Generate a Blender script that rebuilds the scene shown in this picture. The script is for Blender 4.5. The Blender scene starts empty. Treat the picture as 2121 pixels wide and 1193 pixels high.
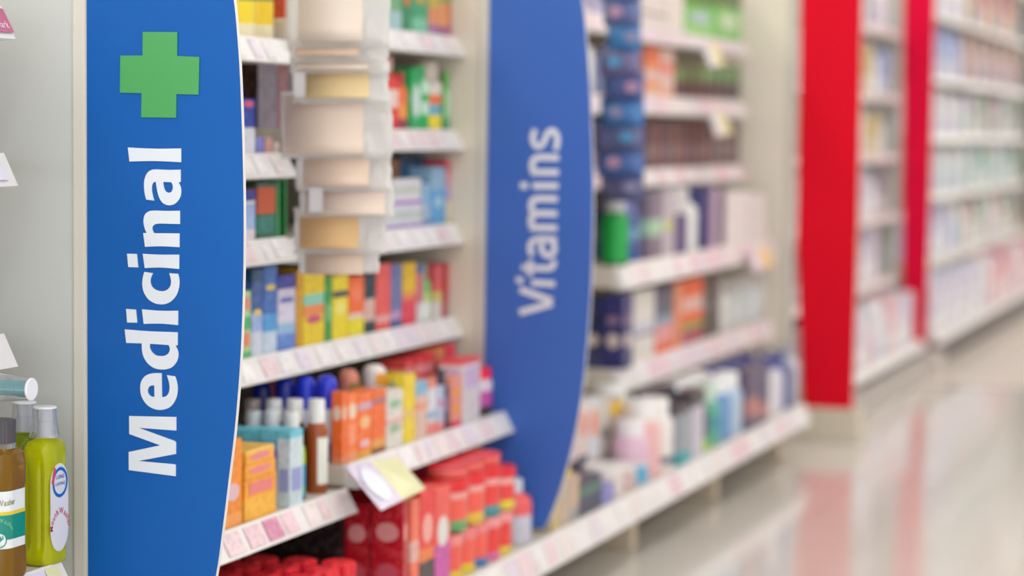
import bpy, bmesh, math, random
from mathutils import Vector, Matrix
random.seed(7)
SC = bpy.context.scene
C = SC.collection

# ---------------------------------------------------------------- camera
FPX = 4700.0; W, H = 2121, 1193
YAW = math.radians(19.34); PITCH = math.radians(3.98); ROLL = 0.011
CAM = Vector((0, 0, 1.0))
Fv = Vector((-math.sin(YAW)*math.cos(PITCH), math.cos(YAW)*math.cos(PITCH), -math.sin(PITCH)))
R0 = Vector((math.cos(YAW), math.sin(YAW), 0)); U0 = R0.cross(Fv)
Rv = R0*math.cos(ROLL) + U0*math.sin(ROLL); Uv = Rv.cross(Fv)
cd = bpy.data.cameras.new('camera'); cam = bpy.data.objects.new('camera', cd); C.objects.link(cam)
m = Matrix((Rv, Uv, -Fv)).transposed().to_4x4(); m.translation = CAM
cam.matrix_world = m
cd.sensor_width = 36; cd.lens = FPX/W*36; cd.clip_start = .05; cd.clip_end = 200
cd.dof.use_dof = True; cd.dof.focus_distance = 3.02; cd.dof.aperture_fstop = 2.3
SC.camera = cam
# ---------------------------------------------------------------- world, exposure
w = bpy.data.worlds.new('world'); SC.world = w; w.use_nodes = True
w.node_tree.nodes['Background'].inputs[0].default_value = (.93, .96, 1, 1)
w.node_tree.nodes['Background'].inputs[1].default_value = 1.7  # added frontal fill, entering through the open end behind the camera
SC.view_settings.view_transform = 'Standard'; SC.view_settings.look = 'None'
SC.view_settings.exposure = 0.4; SC.view_settings.gamma = 1; SC.view_settings.use_curve_mapping = False
LAMP_E = 7.6

def ray(px, py):
    return Fv + Rv*((px-W/2)/FPX) - Uv*((py-H/2)/FPX)
def PX(px, py, x):
    d = ray(px, py); return CAM + d*(x/d.x)
def PY(px, py, y):
    d = ray(px, py); return CAM + d*(y/d.y)
def PZ(px, py, z):
    d = ray(px, py); return CAM + d*((z-CAM.z)/d.z)

# ---------------------------------------------------------------- materials
def lin(c):
    return tuple((v/255/12.92 if v/255 <= .04045 else ((v/255+.055)/1.055)**2.4) for v in c)
MATS = {}
def mat(c, rough=.45, kind='plain', spec=.5):
    key = (tuple(c), rough, kind)
    if key in MATS: return MATS[key]
    m = bpy.data.materials.new(f'{kind}_{len(MATS)}'); m.use_nodes = True
    nt = m.node_tree; b = nt.nodes['Principled BSDF']; L = nt.links
    r, g, bl = lin(c)
    b.inputs['Base Color'].default_value = (r, g, bl, 1); b.inputs['Roughness'].default_value = rough
    b.inputs['Specular IOR Level'].default_value = spec
    if kind == 'plain' :
        # faint print/moulding variation in the surface finish
        t = nt.nodes.new('ShaderNodeTexCoord'); n = nt.nodes.new('ShaderNodeTexNoise'); n.inputs['Scale'].default_value = 40
        mr = nt.nodes.new('ShaderNodeMapRange'); mr.inputs[3].default_value = max(0, rough-.06); mr.inputs[4].default_value = rough+.08
        L.new(t.outputs['Object'], n.inputs['Vector']); L.new(n.outputs['Fac'], mr.inputs[0]); L.new(mr.outputs[0], b.inputs['Roughness'])
    elif kind == 'print':
        # packaging print: small soft blocks of lighter and darker ink
        t = nt.nodes.new('ShaderNodeTexCoord'); n = nt.nodes.new('ShaderNodeTexVoronoi'); n.inputs['Scale'].default_value = 130
        hs = nt.nodes.new('ShaderNodeMix'); hs.data_type = 'RGBA'
        cr = nt.nodes.new('ShaderNodeValToRGB'); cr.color_ramp.elements[0].position = .62; cr.color_ramp.elements[1].position = .7
        L.new(t.outputs['Object'], n.inputs['Vector'])
        sep = nt.nodes.new('ShaderNodeSeparateColor'); L.new(n.outputs['Color'], sep.inputs[0]); L.new(sep.outputs[0], cr.inputs[0])
        mulv = nt.nodes.new('ShaderNodeMath'); mulv.operation = 'MULTIPLY'; mulv.inputs[1].default_value = .28
        L.new(cr.outputs[0], mulv.inputs[0]); L.new(mulv.outputs[0], hs.inputs[0])
        hs.inputs[6].default_value = (r, g, bl, 1)
        lum = .3*r+.6*g+.1*bl
        hs.inputs[7].default_value = (min(1, r*1.5+.12), min(1, g*1.5+.12), min(1, bl*1.5+.12), 1) if lum < .45 else (r*.55, g*.5, bl*.6, 1)
        L.new(hs.outputs[2], b.inputs['Base Color'])
    elif kind == 'liquid':
        b.inputs['Transmission Weight'].default_value = .55; b.inputs['IOR'].default_value = 1.36
        b.inputs['Subsurface Weight'].default_value = .35; b.inputs['Subsurface Radius'].default_value = (.03, .03, .01)
    elif kind == 'clear':
        out = nt.nodes['Material Output']; tr = nt.nodes.new('ShaderNodeBsdfTransparent'); gl = nt.nodes.new('ShaderNodeBsdfGlossy')
        gl.inputs[1].default_value = .08
        lw = nt.nodes.new('ShaderNodeLayerWeight'); lw.inputs[0].default_value = .35
        mx = nt.nodes.new('ShaderNodeMixShader'); mx2 = nt.nodes.new('ShaderNodeMixShader')
        tr.inputs[0].default_value = (.93, .95, .97, 1); gl.inputs[0].default_value = (.9, .92, .95, 1)
        L.new(lw.outputs[1], mx.inputs[0]); L.new(tr.outputs[0], mx.inputs[1]); L.new(gl.outputs[0], mx.inputs[2])
        mx2.inputs[0].default_value = .16
        L.new(mx.outputs[0], mx2.inputs[1]); L.new(b.outputs[0], mx2.inputs[2]); L.new(mx2.outputs[0], out.inputs[0])
    elif kind == 'sleeve':
        # thin crinkled plastic bag: mostly milky, partly see-through
        out = nt.nodes['Material Output']; tr = nt.nodes.new('ShaderNodeBsdfTransparent')
        mx = nt.nodes.new('ShaderNodeMixShader'); mx.inputs[0].default_value = .8
        tl = nt.nodes.new('ShaderNodeBsdfTranslucent'); tl.inputs[0].default_value = (.95, .94, .92, 1); ma = nt.nodes.new('ShaderNodeMixShader'); ma.inputs[0].default_value = .5
        L.new(b.outputs[0], ma.inputs[1]); L.new(tl.outputs[0], ma.inputs[2])
        L.new(tr.outputs[0], mx.inputs[1]); L.new(ma.outputs[0], mx.inputs[2]); L.new(mx.outputs[0], out.inputs[0])
        t = nt.nodes.new('ShaderNodeTexCoord'); n = nt.nodes.new('ShaderNodeTexNoise'); n.inputs['Scale'].default_value = 28; n.inputs['Distortion'].default_value = 1.5
        bp = nt.nodes.new('ShaderNodeBump'); bp.inputs['Strength'].default_value = .8; bp.inputs['Distance'].default_value = .01
        L.new(t.outputs['Object'], n.inputs['Vector']); L.new(n.outputs['Fac'], bp.inputs['Height']); L.new(bp.outputs[0], b.inputs['Normal'])
        b.inputs['Transmission Weight'].default_value = 0
    MATS[key] = m
    return m

def emat(c, e):
    m = bpy.data.materials.new('lamp_diffuser'); m.use_nodes = True
    b = m.node_tree.nodes['Principled BSDF']; b.inputs['Emission Color'].default_value = (*c, 1); b.inputs['Emission Strength'].default_value = e
    return m

WHITE = (232, 228, 226); SHELF = (216, 207, 192); BEIGE = (214, 208, 196)

# ---------------------------------------------------------------- mesh builder
class MB:
    def __init__(s): s.v = []; s.f = []; s.m = []; s.mats = []; s.sm = []
    def mi(s, mt):
        if mt not in s.mats: s.mats.append(mt)
        return s.mats.index(mt)
    def add(s, vs, fs, mt, smooth=False):
        o = len(s.v); s.v += [Vector(v) for v in vs]; i = s.mi(mt)
        for f in fs: s.f.append([o+k for k in f]); s.m.append(i); s.sm.append(smooth)
        return s
    def box(s, x0, x1, y0, y1, z0, z1, mt):
        vs = [(x, y, z) for z in (z0, z1) for y in (y0, y1) for x in (x0, x1)]
        fs = [(0,2,3,1), (4,5,7,6), (0,1,5,4), (2,6,7,3), (0,4,6,2), (1,3,7,5)]
        return s.add(vs, fs, mt)
    def hexa(s, vs, mt):       # 8 corners, bottom 4 then top 4 in ring order
        return s.add(vs, [(3,2,1,0), (4,5,6,7), (0,1,5,4), (1,2,6,5), (2,3,7,6), (3,0,4,7)], mt)
    def slab(s, quad, th, mt):  # quad of 4 points + thickness vector
        q = [Vector(p) for p in quad]; t = Vector(th)
        return s.hexa([p for p in q]+[p+t for p in q], mt)
    def loft(s, rings, mt, smooth=True, cap=True):   # rings of equal-length point lists
        n = len(rings[0]); vs = [p for r in rings for p in r]; fs = []
        for i in range(len(rings)-1):
            for k in range(n):
                a = i*n+k; b = i*n+(k+1) % n; fs.append((a, b, b+n, a+n))
        s.add(vs, fs, mt, smooth)
        if cap:
            s.add(rings[0], [tuple(reversed(range(n)))], mt); s.add(rings[-1], [tuple(range(n))], mt)
        return s
    def lathe(s, prof, cx, cy, mt, n=20, cap=True, sx=1, sy=1):  # prof [(r,z)]
        rings = [[(cx+r*sx*math.cos(2*math.pi*k/n), cy+r*sy*math.sin(2*math.pi*k/n), z) for k in range(n)] for r, z in prof]
        return s.loft(rings, mt, True, cap)
    def build(s, name, parent=None, origin=None, bevel=0):
        me = bpy.data.meshes.new(name); o = bpy.data.objects.new(name, me); C.objects.link(o)
        if parent is not None:
            off = Vector(parent.get('_o', (0, 0, 0)))
        else:
            off = Vector(origin) if origin is not None else Vector((sum(v.x for v in s.v)/len(s.v), sum(v.y for v in s.v)/len(s.v), min(v.z for v in s.v)))
            o.location = off
        me.from_pydata([v-off for v in s.v], [], s.f); o['_o'] = tuple(off)
        for mt in s.mats: me.materials.append(mt)
        for p, i, sm in zip(me.polygons, s.m, s.sm): p.material_index = i; p.use_smooth = sm
        if any(s.sm):
            bm = bmesh.new(); bm.from_mesh(me); bmesh.ops.remove_doubles(bm, verts=bm.verts, dist=1e-6)
            for e in bm.edges:
                if len(e.link_faces) == 2 and e.calc_face_angle(0) > .7: e.smooth = False
            bm.to_mesh(me); bm.free()
        if bevel:
            b = o.modifiers.new('bevel', 'BEVEL'); b.width = bevel; b.segments = 2; b.limit_method = 'ANGLE'
        if parent is not None: o.parent = parent
        return o
def tag(o, label, cat, group=None):
    o['label'] = label; o['category'] = cat
    if group: o['group'] = group
    return o
def root(name, loc):
    o = bpy.data.objects.new(name, None); C.objects.link(o); o.location = loc; o['_o'] = tuple(loc); o.empty_display_size = .05
    return o
def struct(o): o['kind'] = 'structure'; return o

def rrect(cx, cy, hx, hy, r, z, n=5):
    pts = []
    r = min(r, hx*.999, hy*.999)
    for qx, qy, a0 in ((1,1,0), (-1,1,90), (-1,-1,180), (1,-1,270)):
        for k in range(n+1):
            a = math.radians(a0+90*k/n); pts.append((cx+qx*(hx-r)+r*math.cos(a), cy+qy*(hy-r)+r*math.sin(a), z))
    return pts

def poly_obj(name, pts, th, mt, parent, edge=None, holes=None):
    """flat polygon (with holes) extruded by vector th"""
    bm = bmesh.new(); loops = [pts]+(holes or []); edges = []
    for lp in loops:
        vs = [bm.verts.new(p) for p in lp]
        for i in range(len(vs)): edges.append(bm.edges.new((vs[i], vs[(i+1) % len(vs)])))
    if holes:
        bmesh.ops.triangle_fill(bm, use_beauty=True, edges=edges)
    else:
        bm.faces.new(bm.verts)
    fs = list(bm.faces)
    r = bmesh.ops.extrude_face_region(bm, geom=fs)
    bmesh.ops.translate(bm, verts=[g for g in r['geom'] if isinstance(g, bmesh.types.BMVert)], vec=Vector(th))
    bmesh.ops.recalc_face_normals(bm, faces=bm.faces)
    off = Vector(parent.get('_o')) if parent else Vector(pts[0])
    bmesh.ops.translate(bm, verts=bm.verts, vec=-off)
    me = bpy.data.meshes.new(name); 
    me.materials.append(mt)
    if edge:
        me.materials.append(edge); tn = Vector(th).normalized()
        for f in bm.faces:
            if abs(f.normal.dot(tn)) < .5: f.material_index = 1
    bm.to_mesh(me); bm.free()
    o = bpy.data.objects.new(name, me); C.objects.link(o); o['_o'] = tuple(off)
    if parent: o.parent = parent
    else: o.location = off
    return o

# ---------------------------------------------------------------- room
Y1, YM, Y2, Y3, Y4 = 2.76, 3.56, 4.38, 7.32, 9.44
mb = MB()
fm = bpy.data.materials.new('floor_tiles'); fm.use_nodes = True
nt = fm.node_tree; L = nt.links; b = nt.nodes['Principled BSDF']
tc = nt.nodes.new('ShaderNodeTexCoord'); br = nt.nodes.new('ShaderNodeTexBrick')
br.offset = 0; br.inputs['Scale'].default_value = 1; br.inputs['Brick Width'].default_value = .6; br.inputs['Row Height'].default_value = .6; br.inputs['Mortar Size'].default_value = .003
br.inputs['Color1'].default_value = (*lin((222, 217, 210)), 1); br.inputs['Color2'].default_value = (*lin((218, 212, 204)), 1); br.inputs['Mortar'].default_value = (*lin((204, 196, 184)), 1)
sp = nt.nodes.new('ShaderNodeSeparateXYZ'); gt = nt.nodes.new('ShaderNodeMath'); gt.operation = 'GREATER_THAN'; gt.inputs[1].default_value = 9.15
mx = nt.nodes.new('ShaderNodeMix'); mx.data_type = 'RGBA'; mx.inputs[7].default_value = (*lin((222, 212, 202)), 1)
mr = nt.nodes.new('ShaderNodeMix'); mr.inputs[2].default_value = .1; mr.inputs[3].default_value = .38
L.new(tc.outputs['Object'], br.inputs['Vector']); L.new(tc.outputs['Object'], sp.inputs[0]); L.new(sp.outputs[1], gt.inputs[0])
L.new(gt.outputs[0], mx.inputs[0]); L.new(br.outputs['Color'], mx.inputs[6]); L.new(mx.outputs[2], b.inputs['Base Color'])
L.new(gt.outputs[0], mr.inputs[0]); L.new(mr.outputs[0], b.inputs['Roughness'])
b.inputs['Specular IOR Level'].default_value = .6
struct(MB().box(-6, 7, -3, 34, -.1, 0, fm).build('floor', origin=(0, 0, 0)))
cw = mat((240, 240, 238), .9)
struct(MB().box(-6, 7, -3, 34, 3.2, 3.3, cw).build('ceiling'))
struct(MB().box(-6, 7, 34, 34.1, 0, 3.2, mat((236, 234, 232), .7)).build('wall_back'))
struct(MB().box(7, 7.1, -3, 34, 0, 3.2, mat((236, 234, 232), .7)).build('wall_right'))
struct(MB().box(-6.1, -6, -3, 34, 0, 3.2, mat((236, 234, 232), .7)).build('wall_left'))
lamp = emat((1, .985, .96), LAMP_E)
def lamp_fix(x, y, lab):
    r = root('ceiling_light', (x, y, 3.2))
    MB().box(x-.2, x+.2, y-.75, y+.75, 3.165, 3.2, mat(WHITE, .4)).build('housing', r)
    MB().box(x-.17, x+.17, y-.72, y+.72, 3.155, 3.165, lamp).build('diffuser', r)
    tag(r, lab, 'ceiling light', 'ceiling lights over the aisles')
for x, cn in ((-2.9, 'over the medicine shelving'), (-.3, 'over the aisle'), (2.3, 'right of the aisle'), (4.9, 'nearest the right wall')):
    for i in range(11 if x == -2.9 else 14):
        lamp_fix(x, -1.5+2.4*i, f'white ceiling light panel {cn}, '+('nearest', 'second', 'third', 'fourth', 'fifth', 'sixth', 'seventh', 'eighth', 'ninth', 'tenth', 'eleventh', 'twelfth', 'thirteenth', 'last')[i]+' from the front')

# ---------------------------------------------------------------- shelving
XU, XL, XB, XBACK = -1.64, -1.524, -1.43, -2.2
SHELVES = {}; SBOT = {}
tick_cols = [(238, 214, 218), (240, 236, 236), (238, 205, 214), (244, 240, 240), (232, 220, 232), (240, 228, 226)]
def shelf(key, label, x, y0, y1, ref, h=.042, rail_y1=None, tickets=True, back=XBACK, dark=False, solid=True):
    zb = PX(ref[0], ref[1], x).z if isinstance(ref, tuple) else ref
    zt = zb+h
    r = root('gondola_shelf', (x, y0, zb))
    sm = mat(SHELF, .4); th = h*.9; ry1 = rail_y1 or y1
    MB().box(back, x-.028, y0, ry1-.002, zt-th-.002, zt-.002, sm).build('board', r, bevel=.003)
    ry1 = rail_y1 or y1
    # ticket rail, leaning out at its foot
    prof = [(x-.028, zt), (x-.022, zt+.001), (x, zb+.002), (x-.004, zb), (x-.028, zb)]
    m_ = MB(); m_.loft([[(px_, y, pz_) for px_, pz_ in prof] for y in (y0+.002, ry1)], mat(WHITE, .3), smooth=False)
    m_.build('price_rail', r)
    if tickets:
        rnd = random.Random(key); y = y0+.02
        dx, dz = .022, -(h-.003); n = Vector((-dz, 0, dx)).normalized()*.0012
        while y < ry1-.07:
            wdt = rnd.choice((.03, .045, .055)) if y1 < Y2+.5 else rnd.choice((.06, .09))
            c = rnd.choice(tick_cols)
            if key == 'D' and abs(y-3.24) < .03: c = (205, 130, 160)
            a0, a1 = .12, .9
            P = lambda a, yy: Vector((x-.022+dx*a, yy, zt+.001+dz*a))+n*.3
            MB().slab([P(a1, y), P(a1, y+wdt), P(a0, y+wdt), P(a0, y)], n, mat(c, .4, 'print')).build('price_ticket', r)
            y += wdt+rnd.choice((.012, .02, .04))
    tag(r, label, 'shelf', 'steel shop shelves with ticket rails')
    SHELVES[key] = (x, y0, y1, zt-.002); SBOT[key] = zb
    return zt

def divider(y, label, zlo=.215, zhi=2.0, xf=-1.592, th=.03, col=(200, 203, 200)):
    r = root('divider_panel', (xf, y, zlo))
    MB().box(XBACK-.02, xf-.022, y, y+th, zlo, zhi, mat(col, .35)).build('board', r)
    MB().box(xf-.021, xf, y-.004, y+th+.004, zlo, zhi, mat((216, 212, 202), .35)).build('front_trim', r, bevel=.003)
    return tag(r, label, 'divider panel')
divider(Y1, 'pale grey upright panel that carries the Medicinal sign')
divider(Y2, 'cream upright panel that carries the Vitamins sign', col=(216, 208, 192))
divider(Y3, 'cream upright panel just left of the wide red end sign', th=.05, xf=-1.6, col=(240, 230, 214), zlo=.107)
divider(Y4, 'pale upright panel just left of the narrow far red sign', th=.05, xf=-1.62, zlo=.107)
def backp(y0, y1, label):
    tag(MB().box(XBACK-.06, XBACK-.021, y0, y1, 0, 2.0, mat((222, 213, 198), .5)).build('back_panel'), label, 'back panel')
backp(1.2, Y1-.001, 'plain cream back panel behind the mouthwash bottles')
backp(Y1+.001, Y2-.001, 'plain cream back panel behind the medicines')
backp(Y2+.001, Y3-.001, 'plain cream back panel behind the vitamins')
backp(Y3+.001, Y4-.001, 'plain cream back panel between the two red signs')
backp(Y4+.001, 13.6, 'plain cream back panel of the farthest shelving')

ya, yb = Y1+.032, YM-.003; yc, yd = YM+.003, Y2-.002
shelf('N1', 'white shelf carrying yellow banded canisters beside the Medicinal sign', XU, ya, yb, (550, 130))
shelf('N2', 'white shelf under the blue and lilac boxes beside the Medicinal sign', XU, ya, yb, (550, 371))
shelf('N3', 'white shelf under the green boxes beside the Medicinal sign', XU, ya, yb, (550, 550))
shelf('F1', 'topmost white shelf left of the Vitamins sign', XU, yc, yd, (890, 112))
shelf('F2', 'white shelf under the green bottles left of the Vitamins sign', XU, yc, yd, (890, 313))
shelf('F3', 'white shelf under stacked white and blue packs left of Vitamins sign', XU, yc, yd, (890, 514))
shelf('A', 'long white shelf of yellow, blue and red boxes spanning the medicine bay', XU, ya, yd, (735, 750))
shelf('C', 'white shelf of orange boxes jutting out above the red tubs', XL, yc, yd, (970, 931))
shelf('D', 'low white shelf of orange boxes and brown bottle beside Medicinal sign', XL, ya, yb, (600, 1118))
zB = shelf('B', 'long low base shelf running from the red tubs to the wide red sign', XB, 2.2, 6.88, (1400, 1036), h=.062)
zt4 = PX(130, 1161, -1.582).z-.043
shelf('L4', 'white shelf under the mouthwash bottles at the left', -1.56, 1.6, 2.735, zt4, rail_y1=2.672, tickets=False)
for k, (pt, lab) in enumerate((((33, 84), 'topmost white shelf left of the Medicinal sign, with pink ticket'), ((38, 388), 'second white shelf left of the Medicinal sign, with barcode ticket'), ((38, 762), 'third white shelf left of the Medicinal sign, above the teal bottle'))):
    p = PX(pt[0], pt[1], XU)
    shelf('L%d' % (k+1), lab, XU, 1.6, Y1-.004, p.z, rail_y1=p.y, h=.045, tickets=False)
shelf('G1', 'white shelf carrying the green bottle and white cartons', -1.63, 5.5, 7.25, (1400, 578), h=.062)
shelf('G2', 'white shelf carrying navy, orange and white boxes above the base shelf', -1.63, 5.5, 7.25, (1470, 749), h=.062)
shelf('U1', 'topmost white shelf in the vitamins bay, under a green box', -1.73, 5.95, 7.25, (1440, 102), h=.045)
shelf('U2', 'white shelf under the dark boxes with a green band', -1.73, 5.95, 7.25, (1440, 241), h=.055)
shelf('U3', 'white shelf under the dark maroon boxes in the vitamins bay', -1.73, 5.95, 7.25, (1440, 381), h=.05)
shelf('V1', 'highest short shelf behind the blue hanging packets', -1.72, 4.6, 5.93, (1235, 66), h=.05)
shelf('V2', 'middle short shelf behind the blue hanging packets', -1.72, 4.6, 5.93, (1235, 236), h=.05)
shelf('V3', 'lowest short shelf behind the blue hanging packets', -1.72, 4.6, 5.93, (1235, 392), h=.05)

# feet under the base shelf
for i, y in enumerate((3.6, 4.38, 5.18, 5.98, 6.78)):
    n_ = ('nearest', 'second', 'third', 'fourth', 'farthest')[i]
    tag(MB().box(-2.1, -1.50, y-.022, y+.022, .0005, zB-.062, mat((206, 190, 165), .5)).build('shelf_foot', bevel=.004),
        f'beige metal foot under the long base shelf, {n_} from camera', 'shelf foot', 'feet of the base shelf')
tag(MB().box(-2.16, -2.12, 2.2, 6.88, .0005, zB-.066, mat((170, 150, 122), .6)).build('kick_panel'), 'brownish kick panel deep under the long base shelf', 'kick panel')

# ---------------------------------------------------------------- sign panels
def spline(pts, closed=True, n=6):
    """pts: (x,y) smooth or (x,y,1) corner; Catmull-Rom between, straight where both ends are corners"""
    out = []; N = len(pts)
    for i in range(N):
        p1 = pts[i]; p2 = pts[(i+1) % N]
        P1 = Vector(p1[:2]); P2 = Vector(p2[:2]); c1 = len(p1) > 2; c2 = len(p2) > 2
        if c1 and c2: out.append(P1); continue
        P0 = Vector(pts[i-1][:2]) if not c1 else P1*2-P2 if False else (P1 if c1 else Vector(pts[i-1][:2]))
        P3 = P2 if c2 else Vector(pts[(i+2) % N][:2])
        for k in range(n):
            t = k/n
            out.append(.5*((2*P1)+(P2-P0)*t+(2*P0-5*P1+4*P2-P3)*t*t+(3*P1-P0-3*P2+P3)*t**3))
    return out
def sign(name, y, outline, col, label, letters_by, th=.008, edge=(226, 222, 216)):
    pts = [PY(px, py, y) for px, py in outline]
    r = root('sign_panel', (pts[0].x, y, min(p.z for p in pts)))
    poly_obj('face_board', pts, (0, th, 0), col, r, edge=mat(edge, .4))
    tag(r, label, 'sign')
    return r
def blue(c): 
    return mat(c, .42, spec=.25)
c_ = 1
left = [(182, 1452), (178, -560)]
right = spline([(250, -560, 1), (360, -400), (430, -200), (470, -60), (484, 0), (491, 70), (497, 160), (502, 300), (504.5, 430), (504, 560), (500, 700), (494, 800), (485, 900), (474, 990), (461, 1095), (447, 1193), (415, 1330), (360, 1452, 1)], n=4)
right = right[:len(right)-0]
# drop the closing segment (last corner -> first corner is straight)
S1 = sign('medicinal', Y1-.012, [(178, -560)]+[tuple(p) for p in right]+[(182.5, 1452)], blue((8, 90, 172)), 'large blue curved shelf-end sign reading Medicinal with a green cross', None)
right2 = spline([(1050, -420, 1), (1130, -250), (1180, -120), (1206, 0), (1215, 80), (1222, 180), (1227.5, 320), (1229, 440), (1226, 560), (1220, 670), (1208, 800), (1191, 900), (1170, 985), (1146, 1055), (1128, 1095, 1)], n=4)
S2 = sign('vitamins', Y2-.012, [(1020, -420)]+[tuple(p) for p in right2]+[(998, 1095)], blue((64, 104, 186)), 'blue curved shelf-end sign reading Vitamins', None)
redm = mat((232, 2, 38), .55, spec=.15); redm2 = mat((236, 0, 62), .55, spec=.15)
S3 = sign('red', Y3-.012, [(1662, -300), (1788, -300), (1786, 0), (1778, 450), (1766, 861), (1664, 857), (1650, 500), (1656, 200)], redm, 'wide plain red upright end sign beyond the vitamins shelves', None, th=.02, edge=(230, 206, 192))
S4 = sign('red', Y4-.012, [(1874, -260), (1940, -260), (1937, 0), (1926, 450), (1916, 726), (1870, 724), (1870, 450), (1872, 0)], redm2, 'narrow far red upright end sign, right of the wide red one', None, th=.02, edge=(226, 200, 205))

def glyph(rt, name, outer, holes, org, sc, y, mt, th=.0012):
    f = lambda L_: [PY(org[0]+p[0]/sc, org[1]+p[1]/sc, y) for p in spline(L_)]
    o = poly_obj(name, f(outer), (0, -th, 0), mt, rt, holes=[f(h) for h in holes] if holes else None)
    return o
SCZ = 1193/160; yg = Y1-.0125
wht = mat((222, 228, 236), .4)
G = [
 ('letter_l', (240, 290), [(190,115,1),(600,133),(1014,130,1),(1014,343,1),(600,325),(215,332,1)], []),
 ('letter_a', (240, 290), [(1006,457,1),(1006,650,1),(972,652,1),(1005,720),(1014,800),(995,890),(930,975),(840,1008),(750,985),(690,920),(655,830),(635,730),(622,645,1),(590,655),(565,700),(562,770),(575,850),(597,935,1),(475,920,1),(450,820),(440,700),(450,600),(490,510),(550,465),(620,453),(820,461)], [[(735,647,1),(860,652,1),(880,690),(885,745),(865,795),(825,813),(780,795),(750,740)]]),
 ('letter_n', (240, 420), [(995,122,1),(995,328,1),(850,325),(660,322),(590,345),(568,390),(578,435),(597,468,1),(988,472,1),(988,685,1),(700,672),(455,680,1),(427,465,1),(482,468,1),(450,390),(432,290),(450,190),(505,138),(580,120),(800,125)], []),
 ('letter_i', (240, 420), [(420,787,1),(700,800),(984,800,1),(982,1022,1),(700,1000),(452,1008,1)], []),
 ('dot', (240, 420), [(178,785,1),(330,790,1),(350,998,1),(197,992,1)], []),
 ('letter_c', (240, 500), [(445,470,1),(578,490,1),(548,560),(540,620),(560,690),(620,745),(710,768),(790,750),(840,700),(858,630),(850,560),(830,490,1),(965,500,1),(985,590),(982,700),(945,820),(870,915),(790,960),(710,972),(610,955),(510,895),(440,790),(415,680),(420,570)], []),
 ('letter_i', (240, 620), [(408,153,1),(700,175),(967,175,1),(965,397,1),(700,375),(435,378,1)], []),
 ('dot', (240, 620), [(163,148,1),(315,157,1),(335,360,1),(180,357,1)], []),
 ('letter_d', (240, 620), [(142,462,1),(500,490),(960,508,1),(960,708,1),(925,712,1),(962,790),(970,870),(945,960),(880,1040),(800,1075),(720,1083),(610,1065),(510,1000),(440,900),(410,790),(405,680,1),(165,672,1)], [[(532,685,1),(820,705,1),(840,760),(825,820),(780,860),(710,875),(620,860),(555,800),(530,740)]]),
 ('letter_e', (240, 740), [(712,245,1),(718,615,1),(780,600),(820,550),(835,470),(825,380),(793,275,1),(920,293,1),(950,390),(960,500),(940,620),(880,730),(800,790),(690,812),(580,790),(480,725),(405,610),(382,490),(395,380),(450,295),(530,255),(620,243)], [[(600,433,1),(602,613,1),(550,600),(510,560),(498,510),(515,460),(550,437)]]),
 ('letter_m', (240, 840), [(210,160,1),(938,175,1),(938,385,1),(360,343,1),(915,545,1),(935,570,1),(935,745,1),(355,855,1),(915,905,1),(930,920,1),(930,1090,1),(205,995,1),(203,715,1),(690,612,1),(212,438,1)], []),
]
for nm, org, out, holes in G:
    glyph(S1, nm, out, holes, org, SCZ, yg, wht)
glyph(S1, 'green_cross', [(296.5,66,1),(368,66.5,1),(367.5,116,1),(413.5,118,1),(412,196,1),(366,195,1),(365.5,244,1),(293,243,1),(294,193,1),(249,192,1),(250,115,1),(296,115,1)], [], (0, 0), 1, yg, mat((72, 160, 88), .4))
# Vitamins, drawn as round-ended strokes
def stroke(rt, name, paths, wpx, org, sc, y, mt, th=.0015):
    m_ = MB(); wl = wpx/sc/FPX*4.6
    for path in paths:
        pts = [PY(org[0]+p[0]/sc, org[1]+p[1]/sc, y) for p in spline([(*path[0], 1)]+[p for p in path[1:-1]]+[(*path[-1], 1)], n=5)[:5*(len(path)-1)]] if len(path) > 2 else [PY(org[0]+p[0]/sc, org[1]+p[1]/sc, y) for p in path]
        if len(path) > 2: pts.append(PY(org[0]+path[-1][0]/sc, org[1]+path[-1][1]/sc, y))
        L_, R_ = [], []
        for i, p in enumerate(pts):
            d = (pts[min(i+1, len(pts)-1)]-pts[max(i-1, 0)]).normalized(); nn = Vector((-d.z, 0, d.x))*wl/2
            L_.append(p+nn); R_.append(p-nn)
        for i in range(len(pts)-1):
            m_.slab([L_[i], L_[i+1], R_[i+1], R_[i]], (0, -th, 0), mt)
    return m_.build(name, rt)
SV = 1193/210; OV = (1050, 250); yv = Y2-.0125; wv = mat((226, 226, 234), .4)
o2 = 1136
stroke(S2, 'letter_s', [[(335,105),(305,200),(335,290),(395,300),(440,245),(475,160),(530,115),(585,165),(595,260),(570,345)]], 66, OV, SV, yv, wv)
stroke(S2, 'letter_n', [[(612,437),(380,432),(312,470),(300,560),(330,605)], [(285,605),(608,608)]], 72, OV, SV, yv, wv)
stroke(S2, 'letter_i', [[(305,765),(604,768)], [(160,762),(245,764)]], 74, OV, SV, yv, wv)
stroke(S2, 'letter_m', [[(596,922),(370,918),(300,950),(290,1040),(320,1090)], [(592,1096),(370,1092),(295,1130),(284,1210),(310,1250)], [(268,1256),(590,1262)]], 72, OV, SV, yv, wv)
stroke(S2, 'letter_a', [[(585,o2+262),(370,o2+255),(290,o2+300),(275,o2+380),(300,o2+450)], [(425,o2+262),(405,o2+350),(440,o2+430),(500,o2+452),(550,o2+415),(560,o2+340),(535,o2+280)]], 66, OV, SV, yv, wv)
stroke(S2, 'letter_t', [[(175,o2+590),(420,o2+600),(520,o2+595),(552,o2+550),(545,o2+505)], [(278,o2+505),(275,o2+690)]], 66, OV, SV, yv, wv)
stroke(S2, 'letter_i', [[(290,o2+768),(565,o2+785)], [(112,o2+735),(190,o2+745)]], 68, OV, SV, yv, wv)
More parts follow.
